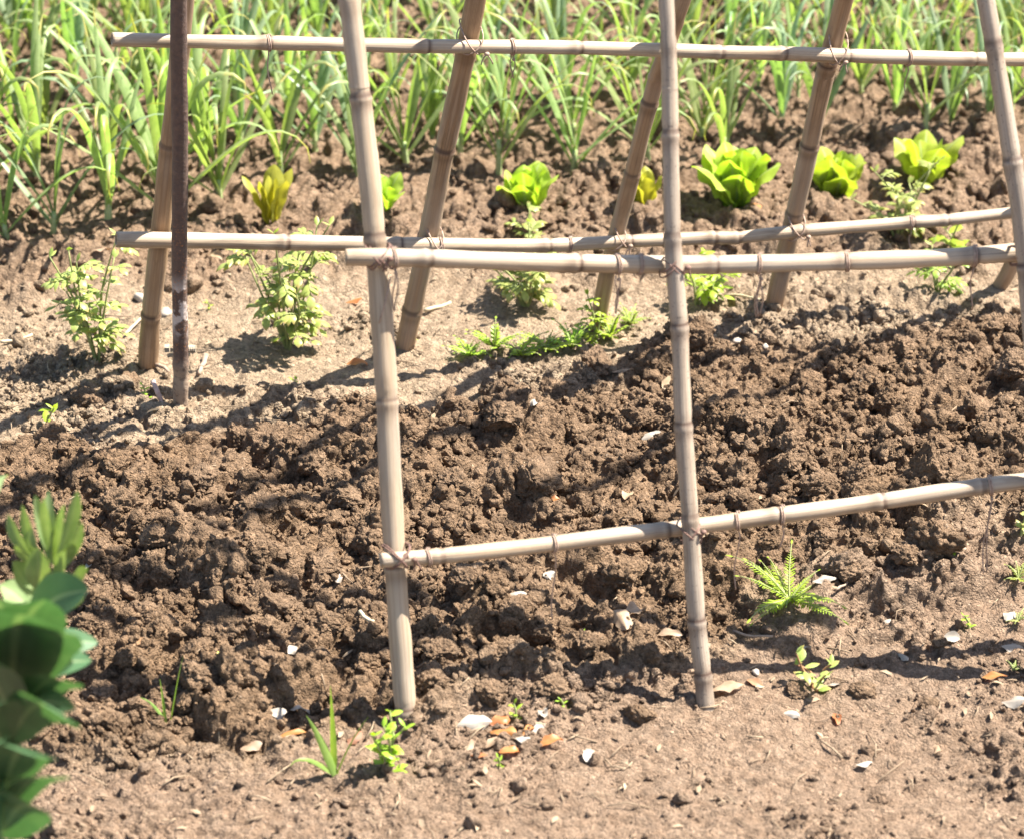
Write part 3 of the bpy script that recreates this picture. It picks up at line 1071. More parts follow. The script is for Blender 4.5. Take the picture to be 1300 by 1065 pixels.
def ring_and_string(cane, u, drop, seed, strands=1, mat='twine', loops=2, sway=0.0):
    """a few turns of twine round a cane with a loose end hanging down"""
    C = CANES[cane]
    rs = random.Random(seed)
    i = idx_near(C['Q'], u)
    i = min(max(i, 4), len(C['Q']) - 5)
    p = C['Q'][i]
    d = (C['Q'][i + 4] - C['Q'][i - 4]).normalized()
    r = C['r'][0] + (C['r'][1] - C['r'][0]) * i / len(C['Q']) + 0.0014
    a = (Vector((0, 0, 1)) - d * d.z).normalized()
    b = d.cross(a)
    mb = MB()
    pts = []
    for q in range(loops * 16 + 1):
        th = 2 * math.pi * q / 16
        pts.append(p + (a * math.cos(th) + b * math.sin(th)) * r + d * (0.0022 * q / 16 - 0.002 + 0.0012 * math.sin(th + seed)))
    mb.add_tube(pts, [0.0009] * len(pts), seg=6)
    if drop > 0:
        for s in range(strands):
            q = p - a * r * 0.95 + (-b if b.y > 0 else b) * r * 0.3
            pts = [q + d * 0.002 * s]
            n = max(4, int(drop / 0.006))
            ph = rs.uniform(0, 6)
            for k in range(1, n + 1):
                t = k / n
                pts.append(q + d * 0.002 * s + Vector((sway * t + 0.0022 * math.sin(ph + 5 * t + 2 * s), 0.0015 * math.sin(ph * 2 + 7 * t), -drop * t)))
            mb.add_tube(pts, [0.0008] * len(pts), seg=5)
        if strands > 1:
            mb.add_ball(pts[0] + Vector((0, 0, -0.006)), 0.0019)
    mb.build('hanging_twine' if drop > 0 else 'twine_loop', M[mat], C['o'], TL)


for args in (('low', 702, 0.085, 1, 1), ('low', 991, 0.030, 2, 1), ('low', 936, 0.075, 3, 1), ('low', 1258, 0.10, 4, 2), ('low', 545, 0, 5, 1),
             ('mid', 785, 0.045, 6, 2), ('mid', 812, 0, 7, 1), ('mid', 963, 0.050, 8, 3), ('mid', 1238, 0.052, 9, 1), ('mid', 1075, 0, 10, 1),
             ('mid', 500, 0.05, 18, 2),
             ('top', 341, 0.055, 11, 1), ('top', 651, 0.030, 12, 2), ('top', 1153, 0.04, 13, 1), ('lowback', 722, 0, 14, 1), ('lowback', 845, 0, 15, 1),
             ('lowback', 1157, 0.03, 16, 1), ('lowback', 560, 0, 17, 1)):
    ring_and_string(*args)
# thin cord stretched down the front of the thickest pole
p1 = POLES['P1']['Q']
i0, i1 = nearest_along(p1, None, target_v=350), nearest_along(p1, None, target_v=408)
fn = FP[1]
pa = p1[i0] + fn * 0.004 + Vector((0.0125, 0, 0))
pb = p1[i1] + fn * 0.012 + Vector((-0.004, 0, 0))
tube_obj('twine_tail', [pa.lerp(pb, t / 8) + fn * 0.009 * math.sin(3.14 * t / 8) for t in range(9)], 0.0008, M['twine'], trellis, TL)

# ------------------------------------------------------------------ rusty post
pf = at(229, 527, 0)
pf.z = 0
post = thing('steel_post', 'upright rusty brown steel post with a bolt through its soil-caked foot', 'post', Vector((pf.x, pf.y, gz(pf.x, pf.y))))
PL = Vector(post.location)
mb = MB()
rp = 9.6 * depth_of(pf) / FPX
tp = at_plane(227.5, 52, BP[0] + BP[1] * 0.052, BP[1])
lean_x = (tp.x - pf.x) / tp.z
lean_y = (tp.y - pf.y) / tp.z
pts, rr = [], []
for k in range(0, 320):
    z = -0.08 + k * 0.005
    pts.append(Vector((pf.x + lean_x * z + 0.0006 * math.sin(z * 20), pf.y + lean_y * z, z)))
    rr.append(rp * (1 + 0.02 * math.sin(z * 60) + (0.05 * math.sin(z * 170) if z < 0.09 else 0) + 0.12 * math.exp(-((z - 0.078) / 0.008) ** 2)))
mb.add_tube(pts, rr, seg=22, along0=-0.08, wob=0.012)
mb.build('shaft', M['rust'], post, PL)
mb = MB()
bz = PL.z + 0.072
bp_ = Vector((pf.x, pf.y - 0.002, bz))
pts = [bp_ + Vector((rp * 0.6 + 0.0013 * k, -0.002, 0)) for k in range(16)]
mb.add_tube(pts, [0.0048 + (0.0005 if k % 2 else 0) for k in range(16)], seg=12)
mb.add_tube([bp_ + Vector((rp * 0.85, -0.002, 0)), bp_ + Vector((rp * 0.85 + 0.005, -0.002, 0))], [0.0078, 0.0078], seg=6)
b_ = mb.build('bolt', M['bolt'], post, PL, smooth=False)
mb = MB()
mb.add_tube([bp_ + Vector((-rp * 1.02 - 0.004, 0, 0)), bp_ + Vector((-rp * 0.8, 0, 0))], [0.006, 0.006], seg=6)
mb.build('bolt_head', M['bolt'], post, PL, smooth=False)

# stub of a metal peg beside it
q = on_ground(205, 515)
mb = MB()
d = Vector((-0.32, 0.05, 1)).normalized()
mb.add_tube([q - d * 0.02, q + d * 0.012, q + d * 0.030], [0.0032, 0.0032, 0.003], seg=10)
peg = mb.build('metal_peg', plain_material('pinkish_metal', (0.34, 0.20, 0.16), (0.55, 0.42, 0.37), 120, 0.5), None, q)
tag(peg, 'thin leaning pinkish metal peg sticking out of the soil left of the rusty post foot', 'peg')

# ------------------------------------------------------------------ leafy helpers
def spine(p0, az, elev, length, n, droop, curl=0.0, wig=0.0, rs=random):
    """a leaf midrib from p0: elev above horizontal, bending down by droop (radians over its length, weighted to the tip)"""
    pts = [Vector(p0)]
    e = elev
    a = az
    for i in range(n):
        t = (i + 0.5) / n
        e -= droop * (0.25 + 1.5 * t * t) / n * 1.35 if droop < 1.3 else droop * (0.08 + 3.2 * t ** 4) / n * 1.4
        a += (curl + rs.uniform(-wig, wig)) / n
        d = Vector((math.cos(e) * math.cos(a), math.cos(e) * math.sin(a), math.sin(e)))
        pts.append(pts[-1] + d * (length / n))
    return pts


def sides_for(pts, az, twist0=0.0, twist1=0.0):
    n = len(pts)
    out = []
    for i in range(n):
        t = (pts[min(i + 1, n - 1)] - pts[max(i - 1, 0)]).normalized()
        s = Vector((-math.sin(az), math.cos(az), 0))
        s = (s - t * s.dot(t)).normalized()
        nm = s.cross(t)
        a = twist0 + (twist1 - twist0) * i / (n - 1)
        out.append(s * math.cos(a) + nm * math.sin(a))
    return out


def oval(n, w, peak=0.5, sharp=1.0, base=0.04):
    out = []
    for i in range(n + 1):
        t = i / n if i < n else 0.997
        x = t / peak * 0.5 if t < peak else 0.5 + (t - peak) / (1 - peak) * 0.5
        out.append(w * max(math.sin(math.pi * x) ** sharp, base if i < n else 0.02))
    return out


def simple_leaf(mb, p0, az, elev, L, W, droop=0.8, n=6, fold=0.25, cols=3, ruffle=0.0, peak=0.45, sharp=0.8, twist=0.0, rs=random, waves=3):
    pts = spine(p0, az, elev, L, n, droop, 0, 0.25, rs)
    mb.add_blade(pts, sides_for(pts, az, twist, twist * 1.3), oval(n, W, peak, sharp), cols, fold, ruffle, waves, rs.uniform(0, 6))
    return pts


# ------------------------------------------------------------------ garlic
def garlic_proto(seed, kind):
    rs = random.Random(seed)
    st, lv = MB(), MB()
    H = rs.uniform(0.045, 0.09)
    lean = Vector((rs.uniform(-.12, .12), rs.uniform(-.12, .12), 1)).normalized()
    pts = [lean * (H * k / 5 - 0.012) for k in range(6)]
    st.add_tube(pts, [0.0068, 0.0062, 0.0056, 0.0052, 0.005, 0.0045], seg=8)
    nl = rs.randint(6, 9)
    az0 = rs.uniform(0, 6.283)
    for k in range(nl):
        t = k / (nl - 1)
        p0 = lean * (H * (0.25 + 0.7 * t))
        az = az0 + (math.pi if k % 2 else 0) + rs.gauss(0, 0.38)
        L = (0.18 + 0.13 * math.sin(math.pi * (0.2 + 0.65 * t))) * rs.uniform(0.8, 1.12)
        elev = rad(54 + 33 * t) + rs.gauss(0, 0.09)
        style = rs.random()
        droop = rs.uniform(0.15, 0.7) if style < 0.34 else rs.uniform(1.3, 3.2)
        n = 13
        pts = spine(p0, az, elev, L, n, droop, rs.uniform(-.5, .5), 0.15, rs)
        W = rs.uniform(0.0050, 0.0078)
        ws = []
        for i in range(n + 1):
            s = i / n
            ws.append(W * (0.55 + 0.45 * min(1, s * 4)) * (1 - max(0, (s - 0.35) / 0.65) ** 1.5) + 0.0004)
        tw = rs.uniform(-0.9, 0.9)
        lv.add_blade(pts, sides_for(pts, az, rs.uniform(-.2, .2), tw), ws, 3, 0.55)
    return st, lv


GPROTO = []
for k in range(12):
    st, lv = garlic_proto(40 + k, k)
    r = thing('garlic_plant', 'x', 'garlic plant', Vector((0, 0, 0)), 'garlic plants growing in rows')
    st.build('stem', M['garlic_stem'], r)
    lv.build('leaves', M['garlic_blue'] if k % 3 == 2 else M['garlic'], r)
    GPROTO.append(r)
used = [False] * len(GPROTO)
ORD = ['first', 'second', 'third', 'fourth', 'fifth', 'sixth', 'seventh', 'eighth', 'ninth', 'tenth', 'eleventh', 'twelfth', 'thirteenth',
       'fourteenth', 'fifteenth', 'sixteenth', 'seventeenth', 'eighteenth', 'nineteenth', 'twentieth', 'twenty-first', 'twenty-second', 'twenty-third', 'twenty-fourth']


def place_garlic(x, y, label, sc, rz):
    k = random.randrange(len(GPROTO))
    if not used[k]:
        o = GPROTO[k]; used[k] = True
        o['label'] = label
    else:
        o = copy_thing(GPROTO[k], label)
    o.location = (x, y, gz_avg(x, y, 0.01) - 0.004)
    o.rotation_euler = (0, 0, rz)
    o.scale = (sc, sc, sc)
    return o


LET = [(345, 285), (482, 268), (668, 262), (822, 258), (935, 258), (1060, 243), (1172, 232)]
LETP = [at(u, v) for u, v in LET]
row_dir = Vector((0.976, 0.217, 0))
row_nrm = Vector((-0.217, 0.976, 0))
ROW0 = at(165, 297)
rows_px = []
for r_ in range(11):
    o0 = ROW0 + row_nrm * (0.116 * r_)
    items = []
    s = -0.62 - random.uniform(0, 0.06) - r_ * 0.02
    while s < 1.75:
        jit = Vector((random.gauss(0, 0.012), random.gauss(0, 0.022), 0))
        p = o0 + row_dir * s + jit
        s += random.uniform(0.076, 0.116)
        if r_ == 0:
            # the front row thins out to the right, behind the lettuces
            uu, vv = uv_of(np.array(p.x), np.array(p.y))
            if uu > 430 and random.random() < 0.35:
                continue
            if uu > 420:
                p = p + row_nrm * 0.05
        if any((p - q).length < 0.05 for q in LETP):
            continue
        items.append(p)
    vis = []
    for p in items:
        uu, vv = uv_of(np.array(p.x), np.array(p.y))
        vis.append(-10 < uu < 1310 and vv > 0)
    cnt = 0
    for p, vz in zip(items, vis):
        uu, _ = uv_of(np.array(p.x), np.array(p.y))
        sz = random.uniform(0.82, 1.14)
        sc = sz * (0.94 if uu < 440 else 0.78) * (1.0 if r_ < 2 else 0.86)
        if vz:
            rn = ['front', 'second', 'third', 'fourth', 'fifth', 'sixth', 'seventh', 'eighth', 'ninth', 'tenth', 'eleventh'][r_]
            size = 'tall' if sz > 1.04 else ('short' if sz < 0.90 else 'arching')
            lb = f'{size} green garlic plant, {ORD[min(cnt, 23)]} from the left in the {rn} garlic row'
            cnt += 1
        elif uu <= -10:
            lb = f'green garlic plant in the rows past the left edge'
        elif uu >= 1310:
            lb = 'green garlic plant in the rows past the right edge'
        else:
            lb = 'green garlic plant in the farthest rows at the top edge'
        place_garlic(p.x, p.y, lb, sc, random.uniform(0, 6.283))
for k, o in enumerate(GPROTO):
    if not used[k]:
        for ch in list(o.children):
            bpy.data.objects.remove(ch)
        bpy.data.objects.remove(o)


# ------------------------------------------------------------------ lettuces
def lettuce(u, v, wpx, seed, label, mat='lettuce', nl=13, spread=1.0, withered=False, ruffle=0.13, hscale=1.0):
    p = on_ground(u, v)
    S = wpx * depth_of(p) / FPX / 2
    rs = random.Random(seed)
    t = thing('lettuce_plant', label, 'lettuce', p, 'lettuces in a row before the garlic')
    mb = MB()
    az0 = rs.uniform(0, 6)
    for k in range(nl):
        f = k / (nl - 1)
        az = az0 + k * 2.399 + rs.gauss(0, 0.15)
        elev = rad((54 + 35 * f) if spread > 0.9 else (62 + 26 * f)) / max(spread, 1.0) ** 0.8
        L = S * (1.42 - 0.15 * f) * rs.uniform(0.85, 1.1) * hscale
        pts = spine(p + Vector((0.006 * math.cos(az), 0.006 * math.sin(az), -0.006)), az, elev + 0.25, L, 16, 0.45 + 0.4 * (1 - f), 0, 0.2, rs)
        w = oval(16, L * rs.uniform(0.25, 0.33) * min(spread, 1.0), 0.64, 0.55, 0.16)
        mb.add_blade(pts, sides_for(pts, az, rs.uniform(-.25, .25), rs.uniform(-.3, .3)), w, 7, 0.30, ruffle, 2.6, rs.uniform(0, 6))
    mb.build('leaves', M[mat], t, p)
    if withered:
        m2 = MB()
        simple_leaf(m2, p + Vector((0.012, -0.012, 0.006)), rad(-50), 0.5, S * 0.55, S * 0.20, 0.9, 6, 0.3, 5, 0.15, 0.6, rs=rs)
        w_ = m2.build('withered_leaf', DRY['orange'], t, p)
        w_['label'] = 'withered orange leaf'
    return t


lettuce(345, 285, 52, 1, 'small yellowing lettuce plant among the garlic left of the thickest front pole', 'lettuce_yellow', 7, 0.6, hscale=2.2)
lettuce(486, 268, 72, 2, 'yellow-green lettuce partly hidden behind the thickest front pole', nl=10)
lettuce(668, 264, 100, 3, 'broad bright lettuce between the thick brown back pole and the grey middle pole', nl=13)
lettuce(818, 258, 62, 4, 'yellow and orange wilting lettuce behind the leaning back pole', 'lettuce_yellow', 7, 0.8, hscale=1.35)
lettuce(934, 258, 112, 5, 'largest bright lettuce, with an orange leaf at its foot', nl=16, withered=True, hscale=1.12)
lettuce(1060, 242, 88, 6, 'bright lettuce just right of the brown back pole', nl=13, hscale=1.2)
lettuce(1172, 232, 86, 7, 'loose open lettuce farthest to the right', nl=9, spread=1.2, hscale=1.2)


# ------------------------------------------------------------------ weeds and seedlings
def bushy(u, v, hpx, wpx, seed, name, label, cat, mat='weed', stems=3, leaves=16, Lpx=26, stem_mat='weed_stem', bare=0.25, group=None, compound=True):
    p = on_ground(u, v)
    s = depth_of(p) / FPX
    H, W, LL = hpx * s / 0.86, wpx * s / 2, Lpx * s
    rs = random.Random(seed)
    t = thing(name, label, cat, p, group)
    st, lv = MB(), MB()
    for k in range(stems):
        az = rs.uniform(0, 6.283)
        tip = p + Vector((math.cos(az) * W * rs.uniform(0.4, 1.0), math.sin(az) * W * rs.uniform(0.3, 0.8), H * rs.uniform(0.45, 1.0) if k else H * 0.95))
        ctl = p.lerp(tip, 0.5) + Vector((rs.uniform(-.2, .2) * W, rs.uniform(-.2, .2) * W, H * 0.08))
        sp = catmull([p - Vector((0, 0, 0.01)), p + (ctl - p) * 0.5, ctl, tip], H / 14)
        n = len(sp)
        st.add_tube(sp, [0.0022 * (1 - 0.6 * i / n) for i in range(n)], seg=6)
        m = max(3, leaves // stems)
        for q in range(m):
            f = bare + (1 - bare) * (q + rs.random() * 0.6) / m
            b = sp[min(n - 1, int(f * (n - 1)))]
            a2 = q * 2.4 + rs.uniform(-.5, .5)
            el = rs.uniform(-0.1, 0.7)
            if compound:
                pl = LL * rs.uniform(1.0, 1.7) * (1.15 - 0.5 * f)
                rc = spine(b, a2, el + 0.3, pl, 6, rs.uniform(0.6, 1.5), 0, 0.3, rs)
                st.add_tube(rc, [0.0008] * len(rc), seg=4)
                for j in (2, 3, 4, 5):
                    for sg in (-1, 1):
                        if rs.random() < 0.85:
                            simple_leaf(lv, rc[j], a2 + sg * rs.uniform(0.8, 1.3), el - 0.1, LL * rs.uniform(0.5, 1.0), LL * rs.uniform(0.10, 0.19),
                                        rs.uniform(0.5, 1.5), 4, 0.3, 3, 0.1, 0.45, rs=rs, twist=rs.uniform(-.4, .4))
                simple_leaf(lv, rc[-1], a2, el - 0.4, LL * rs.uniform(0.6, 0.9), LL * 0.22, 0.9, 5, 0.3, 3, 0.1, 0.45, rs=rs)
            else:
                simple_leaf(lv, b, a2, el + 0.2, LL * rs.uniform(0.6, 1.1), LL * rs.uniform(0.16, 0.26), rs.uniform(0.3, 1.2), 5, 0.3, 3, 0.05, 0.5, rs=rs)
        for _ in range(2):
            simple_leaf(lv, tip, rs.uniform(0, 6.28), rs.uniform(0.5, 1.2), LL * 0.6, LL * 0.13, 0.4, 4, 0.4, 3, rs=rs)
    st.build('stem', M[stem_mat], t, p)
    lv.build('leaves', M[mat], t, p)
    return t


bushy(124, 462, 150, 110, 1, 'weed_plant', 'spindly tomato-like plant on the pale soil at the far left', 'plant', 'weed_dull', 6, 36, 23)
bushy(366, 442, 158, 125, 2, 'weed_plant', 'bushy tomato-like plant beside the thickest pole, under the lower back cane', 'plant', 'weed_dull', 9, 52, 25)
bushy(668, 388, 95, 110, 3, 'weed_plant', 'leafy tomato-like plant behind the two middle canes, below the broad lettuce', 'plant', 'weed_dull', 7, 34, 22)
bushy(884, 388, 55, 80, 4, 'weed_plant', 'low yellow-green weed behind the grey middle pole', 'plant', 'weed_bright', 3, 12, 22)
bushy(1140, 300, 95, 130, 5, 'weed_plant', 'wispy tall weed below the two rightmost lettuces', 'plant', 'weed_dull', 6, 24, 20)
bushy(1205, 322, 45, 60, 6, 'weed_plant', 'small broad-leaved weed on the lower back cane at right', 'plant', 'weed_bright', 2, 8, 34, compound=False)
bushy(1190, 368, 50, 70, 7, 'weed_plant', 'scruffy weed under the thick front cane at right', 'plant', 'weed', 3, 10, 20)
bushy(668, 302, 34, 52, 8, 'weed_plant', 'feathery weed just below the broad lettuce, above the lower back cane', 'plant', 'weed_dull', 2, 9, 15)
bushy(756, 432, 58, 36, 9, 'weed_plant', 'upright bright sprig at the foot of the leaning back pole', 'plant', 'weed_bright', 2, 12, 15)


def rosette(u, v, rpx, seed, name, label, cat, mat='weed_bright', n=9, elev=(0.1, 0.6), pinnae=11, group=None, droop=0.7, wfac=1.0, leaflet=0.24):
    """feathery rosette: pinnate leaves fanning from one crown"""
    p = on_ground(u, v)
    s = depth_of(p) / FPX
    R = rpx * s
    rs = random.Random(seed)
    t = thing(name, label, cat, p, group)
    st, lv = MB(), MB()
    a0 = rs.uniform(0, 6)
    for k in range(n):
        az = a0 + 6.283 * k / n + rs.gauss(0, 0.2)
        L = R * rs.uniform(0.5, 1.15)
        rc = spine(p + Vector((0, 0, 0.002)), az, rs.uniform(*elev) + 0.15, L, pinnae + 1, droop * rs.uniform(0.7, 1.2), rs.uniform(-.3, .3), 0.1, rs)
        st.add_tube(rc, [0.0009 * (1 - 0.7 * i / len(rc)) + 0.0002 for i in range(len(rc))], seg=5)
        for j in range(1, len(rc) - 1):
            d = (rc[j + 1] - rc[j]).normalized()
            f = j / (len(rc) - 1)
            ll = L * leaflet * math.sin(math.pi * min(1, 0.2 + 0.85 * f)) * rs.uniform(0.8, 1.15)
            for sg in (-1, 1):
                a2 = math.atan2(d.y, d.x) + sg * rs.uniform(0.75, 1.05)
                simple_leaf(lv, rc[j], a2, math.asin(max(-1, min(1, d.z))) * 0.6 + rs.uniform(-.1, .2), ll, ll * 0.16 * wfac, 0.4, 4, 0.2, 3, rs=rs, peak=0.4)
        d = (rc[-1] - rc[-2]).normalized()
        simple_leaf(lv, rc[-1], math.atan2(d.y, d.x), math.asin(d.z), L * 0.12, L * 0.025 * wfac, 0.3, 4, 0.2, 3, rs=rs)
    st.build('stem', M['weed_stem'], t, p)
    lv.build('leaves', M[mat], t, p)
    return t


rosette(1002, 764, 86, 20, 'weed_rosette', 'feathery fern-like green weed spread on the dug soil right of the grey pole', 'fern', n=17, elev=(0.0, 0.7), pinnae=20, droop=0.5, wfac=0.75, leaflet=0.14)
for k, (u, v, r, lb) in enumerate([
        (596, 452, 34, 'leftmost feathery tuft of the low green weed line at the edge of the dug bed'),
        (628, 449, 34, 'second feathery tuft from the left in the low green weed line'),
        (660, 454, 36, 'third feathery tuft from the left in the low green weed line'),
        (694, 447, 36, 'fourth feathery tuft from the left in the low green weed line'),
        (726, 440, 36, 'feathery tuft in the low green weed line just left of the upright sprig'),
        (774, 432, 34, 'feathery tuft in the low green weed line just right of the upright sprig'),
        (800, 418, 24, 'darker feathery tuft at the right end of the low green weed line')]):
    rosette(u, v, r * 1.15, 30 + k, 'weed_tuft', lb, 'weed', 'weed' if k == 6 else 'weed_bright', 11, (0.35, 1.25), 7, 'feathery weed tufts along the bed edge', wfac=1.7)
rosette(513, 441, 20, 45, 'weed_tuft', 'small green weed tuft at the foot of the thick brown back pole', 'weed', 'weed_bright', 7, (0.3, 1.1), 6, wfac=1.6)
rosette(1292, 745, 26, 46, 'weed_tuft', 'green weed tuft cut by the right edge, on the low bank', 'weed', 'weed', 7, (0.2, 1.0), 6, wfac=1.8)
rosette(1292, 792, 18, 47, 'weed_tuft', 'small weed tuft at the right edge below the low bank', 'weed', 'weed_dull', 6, (0.2, 1.0), 6, wfac=1.8)
rosette(1286, 850, 14, 48, 'weed_tuft', 'tiny weed tuft at the right edge beside a white leaf', 'weed', 'weed', 6, (0.2, 1.0), 5, wfac=1.8)
bushy(1036, 872, 50, 100, 50, 'weed_seedling', 'yellow-green seedling with a reddish stem on the pale soil, lower right', 'seedling', 'weed_dull', 4, 18, 25, 'red_stem', 0.1, compound=False)
bushy(495, 975, 70, 66, 51, 'weed_seedling', 'fresh green leafy seedling in front of the thickest pole foot', 'seedling', 'weed_bright', 4, 36, 24, compound=False, bare=0.1)
bushy(1292, 715, 34, 40, 52, 'weed_seedling', 'pale seedling at the right edge below the rising cane', 'seedling', 'weed_dull', 2, 10, 16, compound=False)
for k, (u, v, h, lb) in enumerate([
        (655, 912, 18, 'tiny seedling above the heap of orange leaves'), (716, 893, 9, 'tiny two-leaved seedling in shade beside a clod'),
        (737, 806, 10, 'tiny seedling in the dug soil below the rising cane'), (1207, 748, 16, 'small seedling in front of the low bank, right'),
        (1230, 797, 15, 'small seedling near the white leaf at right'), (186, 503, 14, 'bright two-leaved seedling left of the metal peg'),
        (371, 492, 12, 'tiny seedling on the pale strip left of the thickest pole'), (58, 545, 26, 'thin pale seedling on the crumbly soil at far left'),
        (265, 392, 10, 'small bright leafed seedling right of the rusty post'), (634, 968, 14, 'bright seedling below the heap of orange leaves')]):
    bushy(u, v, h, h * 1.2, 60 + k, 'tiny_seedling', lb, 'seedling', 'weed_bright', 1, 5, max(9, h * 0.8), compound=False, group='tiny seedlings')


def grass_tuft(u, v, blades, seed, label):
    p = on_ground(u, v)
    s = depth_of(p) / FPX
    t = thing('grass_tuft', label, 'grass', p)
    lv = MB()
    rs = random.Random(seed)
    for (az, el, hpx, wpx, droop) in blades:
        pts = spine(p + Vector((rs.uniform(-.004, .004), rs.uniform(-.004, .004), -0.004)), rad(az), rad(el), hpx * s / 0.86, 10, droop, 0, .1, rs)
        n = len(pts) - 1
        w = [wpx * s / 2 * (0.6 + 0.4 * min(1, i / n * 3)) * (1 - (i / n) ** 2.2) + 0.0003 for i in range(n + 1)]
        lv.add_blade(pts, sides_for(pts, rad(az), .5, 1.0), w, 3, 0.4)
    lv.build('blades', M['grass'], t, p)


grass_tuft(427, 985, [(95, 86, 112, 11, 0.1), (160, 70, 85, 12, 0.2), (30, 66, 80, 10, 0.4), (200, 50, 70, 7, 1.6)], 1,
           'tuft of upright broad grass blades left of the thickest pole foot')
grass_tuft(211, 918, [(60, 70, 75, 5, 0.2), (110, 80, 52, 4, 0.2), (170, 64, 40, 4, 0.8)], 2, 'thin wispy grass tuft on the dug soil, lower left')


# ------------------------------------------------------------------ broad bean plant close to the camera
def bean_plant():
    base = at(-30, 1650)
    base.z = gz(base.x, base.y) if base.y > 1.3 else 0.0
    t = thing('broad_bean_plant', 'broad bean plant with dark oval leaves and pale top shoots in the near left corner', 'plant', base)
    rs = random.Random(9)
    st, lo, up = MB(), MB(), MB()
    top = at_y(64, 735, base.y + 0.52)
    path = catmull([base - Vector((0, 0, .02)), at_y(-10, 1150, base.y + 0.10), at_y(16, 920, base.y + 0.30), top], 0.012)
    st.add_tube(path, [0.0055 - 0.002 * i / len(path) for i in range(len(path))], seg=10)
    # pale shoot leaves at the top: (base u,v) (tip u,v) half width px
    for k, (u0, v0, u1, v1, w) in enumerate([
            (58, 712, 40, 668, 8), (60, 705, 44, 628, 8), (64, 705, 62, 622, 8), (70, 712, 98, 622, 10), (68, 708, 82, 640, 9), (52, 715, 10, 652, 9),
            (66, 712, 56, 632, 8), (76, 718, 104, 662, 8), (62, 712, 70, 650, 7), (56, 720, 28, 640, 7), (72, 722, 92, 690, 10), (50, 722, 22, 690, 9),
            (60, 752, 48, 694, 17), (68, 752, 84, 700, 15), (54, 760, 16, 712, 15), (76, 760, 112, 722, 15), (60, 775, 100, 738, 18), (50, 780, 0, 742, 20), (44, 800, 62, 765, 12)]):
        yb = top.y + rs.uniform(-.01, .02)
        a, b = at_y(u0, v0 + 4, yb), at_y(u1, v1, yb + rs.uniform(-.03, .02))
        ctl = a.lerp(b, .5) + Vector(((u1 - u0) * 0.00012, rs.uniform(-.008, .008), 0.002))
        pts = catmull([a, ctl, b], (b - a).length / 16)
        sdv = FWD.cross(b - a).normalized()
        rt = rs.uniform(-.9, .9)
        nn = sdv.cross((b - a).normalized())
        sdv = sdv * math.cos(rt) + nn * math.sin(rt)
        n = len(pts) - 1
        up.add_blade(pts, [sdv] * (n + 1), oval(n, w * depth_of(a) / FPX, 0.62, 0.7, 0.12), 5, 0.35, 0.0)
    # big dark lower leaves, in several tiers, nearer the camera
    for k, (u0, v0, u1, v1, w, dy, pale) in enumerate([
            (34, 830, 124, 815, 14, .02, 0), (34, 860, 116, 838, 16, .0, 0), (40, 800, 56, 762, 13, .03, 1), (30, 800, 112, 748, 26, -.05, 0), (30, 810, -40, 748, 34, -.10, 0),
            (22, 860, 58, 760, 36, -.13, 0), (20, 880, 98, 806, 34, -.18, 0), (14, 880, 40, 780, 46, -.22, 0), (10, 900, -50, 820, 46, -.18, 0), (20, 915, 104, 868, 20, -.14, 0),
            (14, 925, 96, 898, 14, -.10, 0), (8, 945, 100, 920, 24, -.22, 0), (6, 950, -50, 910, 36, -.20, 0), (4, 1000, 60, 962, 30, -.18, 0), (2, 1000, -50, 970, 34, -.2, 0),
            (-4, 1050, 88, 985, 16, -.12, 0), (0, 1060, 60, 1030, 30, -.12, 0), (-8, 1120, 60, 1100, 30, -.1, 0), (-10, 1110, -60, 1080, 34, -.1, 0), (26, 850, 92, 842, 24, -.05, 0), (-12, 640, 6, 606, 9, .12, 1)]):
        yb = base.y + 0.50 - 0.26 * min(1, max(0, (v0 - 740) / 250))
        a, b = at_y(u0, v0, yb), at_y(u1, v1, yb + dy)
        L = (b - a).length
        ctl = a.lerp(b, .5) + Vector((0, 0, 0.10 * L))
        pts = catmull([a, ctl, b], L / 18)
        sdv = FWD.cross(b - a).normalized()
        nn = sdv.cross((b - a).normalized())
        tdir = (b - a).normalized()
        opts = [sdv * math.cos(q) + nn * math.sin(q) for q in (rs.uniform(.35, .8), -rs.uniform(.35, .8))]
        sdv = max(opts, key=lambda q: abs(q.cross(tdir).z))
        n = len(pts) - 1
        (up if pale else lo).add_blade(pts, [sdv] * (n + 1), oval(n, 1.28 * w * depth_of(a) / FPX, 0.52, 0.62, 0.1), 9, 0.14, 0.04, 1.0, rs.uniform(0, 6))
        if k < 20:
            j = min(range(len(path)), key=lambda q: (path[q] - a).length)
            st.add_tube(catmull([path[j], path[j].lerp(a, .5) + Vector((0, 0, .004)), a], 0.008), [0.0016] * len(catmull([path[j], path[j].lerp(a, .5) + Vector((0, 0, .004)), a], 0.008)), seg=6)
    st.build('stem', M['bean_stem'], t, base)
    o = lo.build('lower_leaves', M['bean'], t, base)
    o = up.build('shoot_leaves', M['bean_top'], t, base)
    o['label'] = 'pale upright top leaves'


bean_plant()


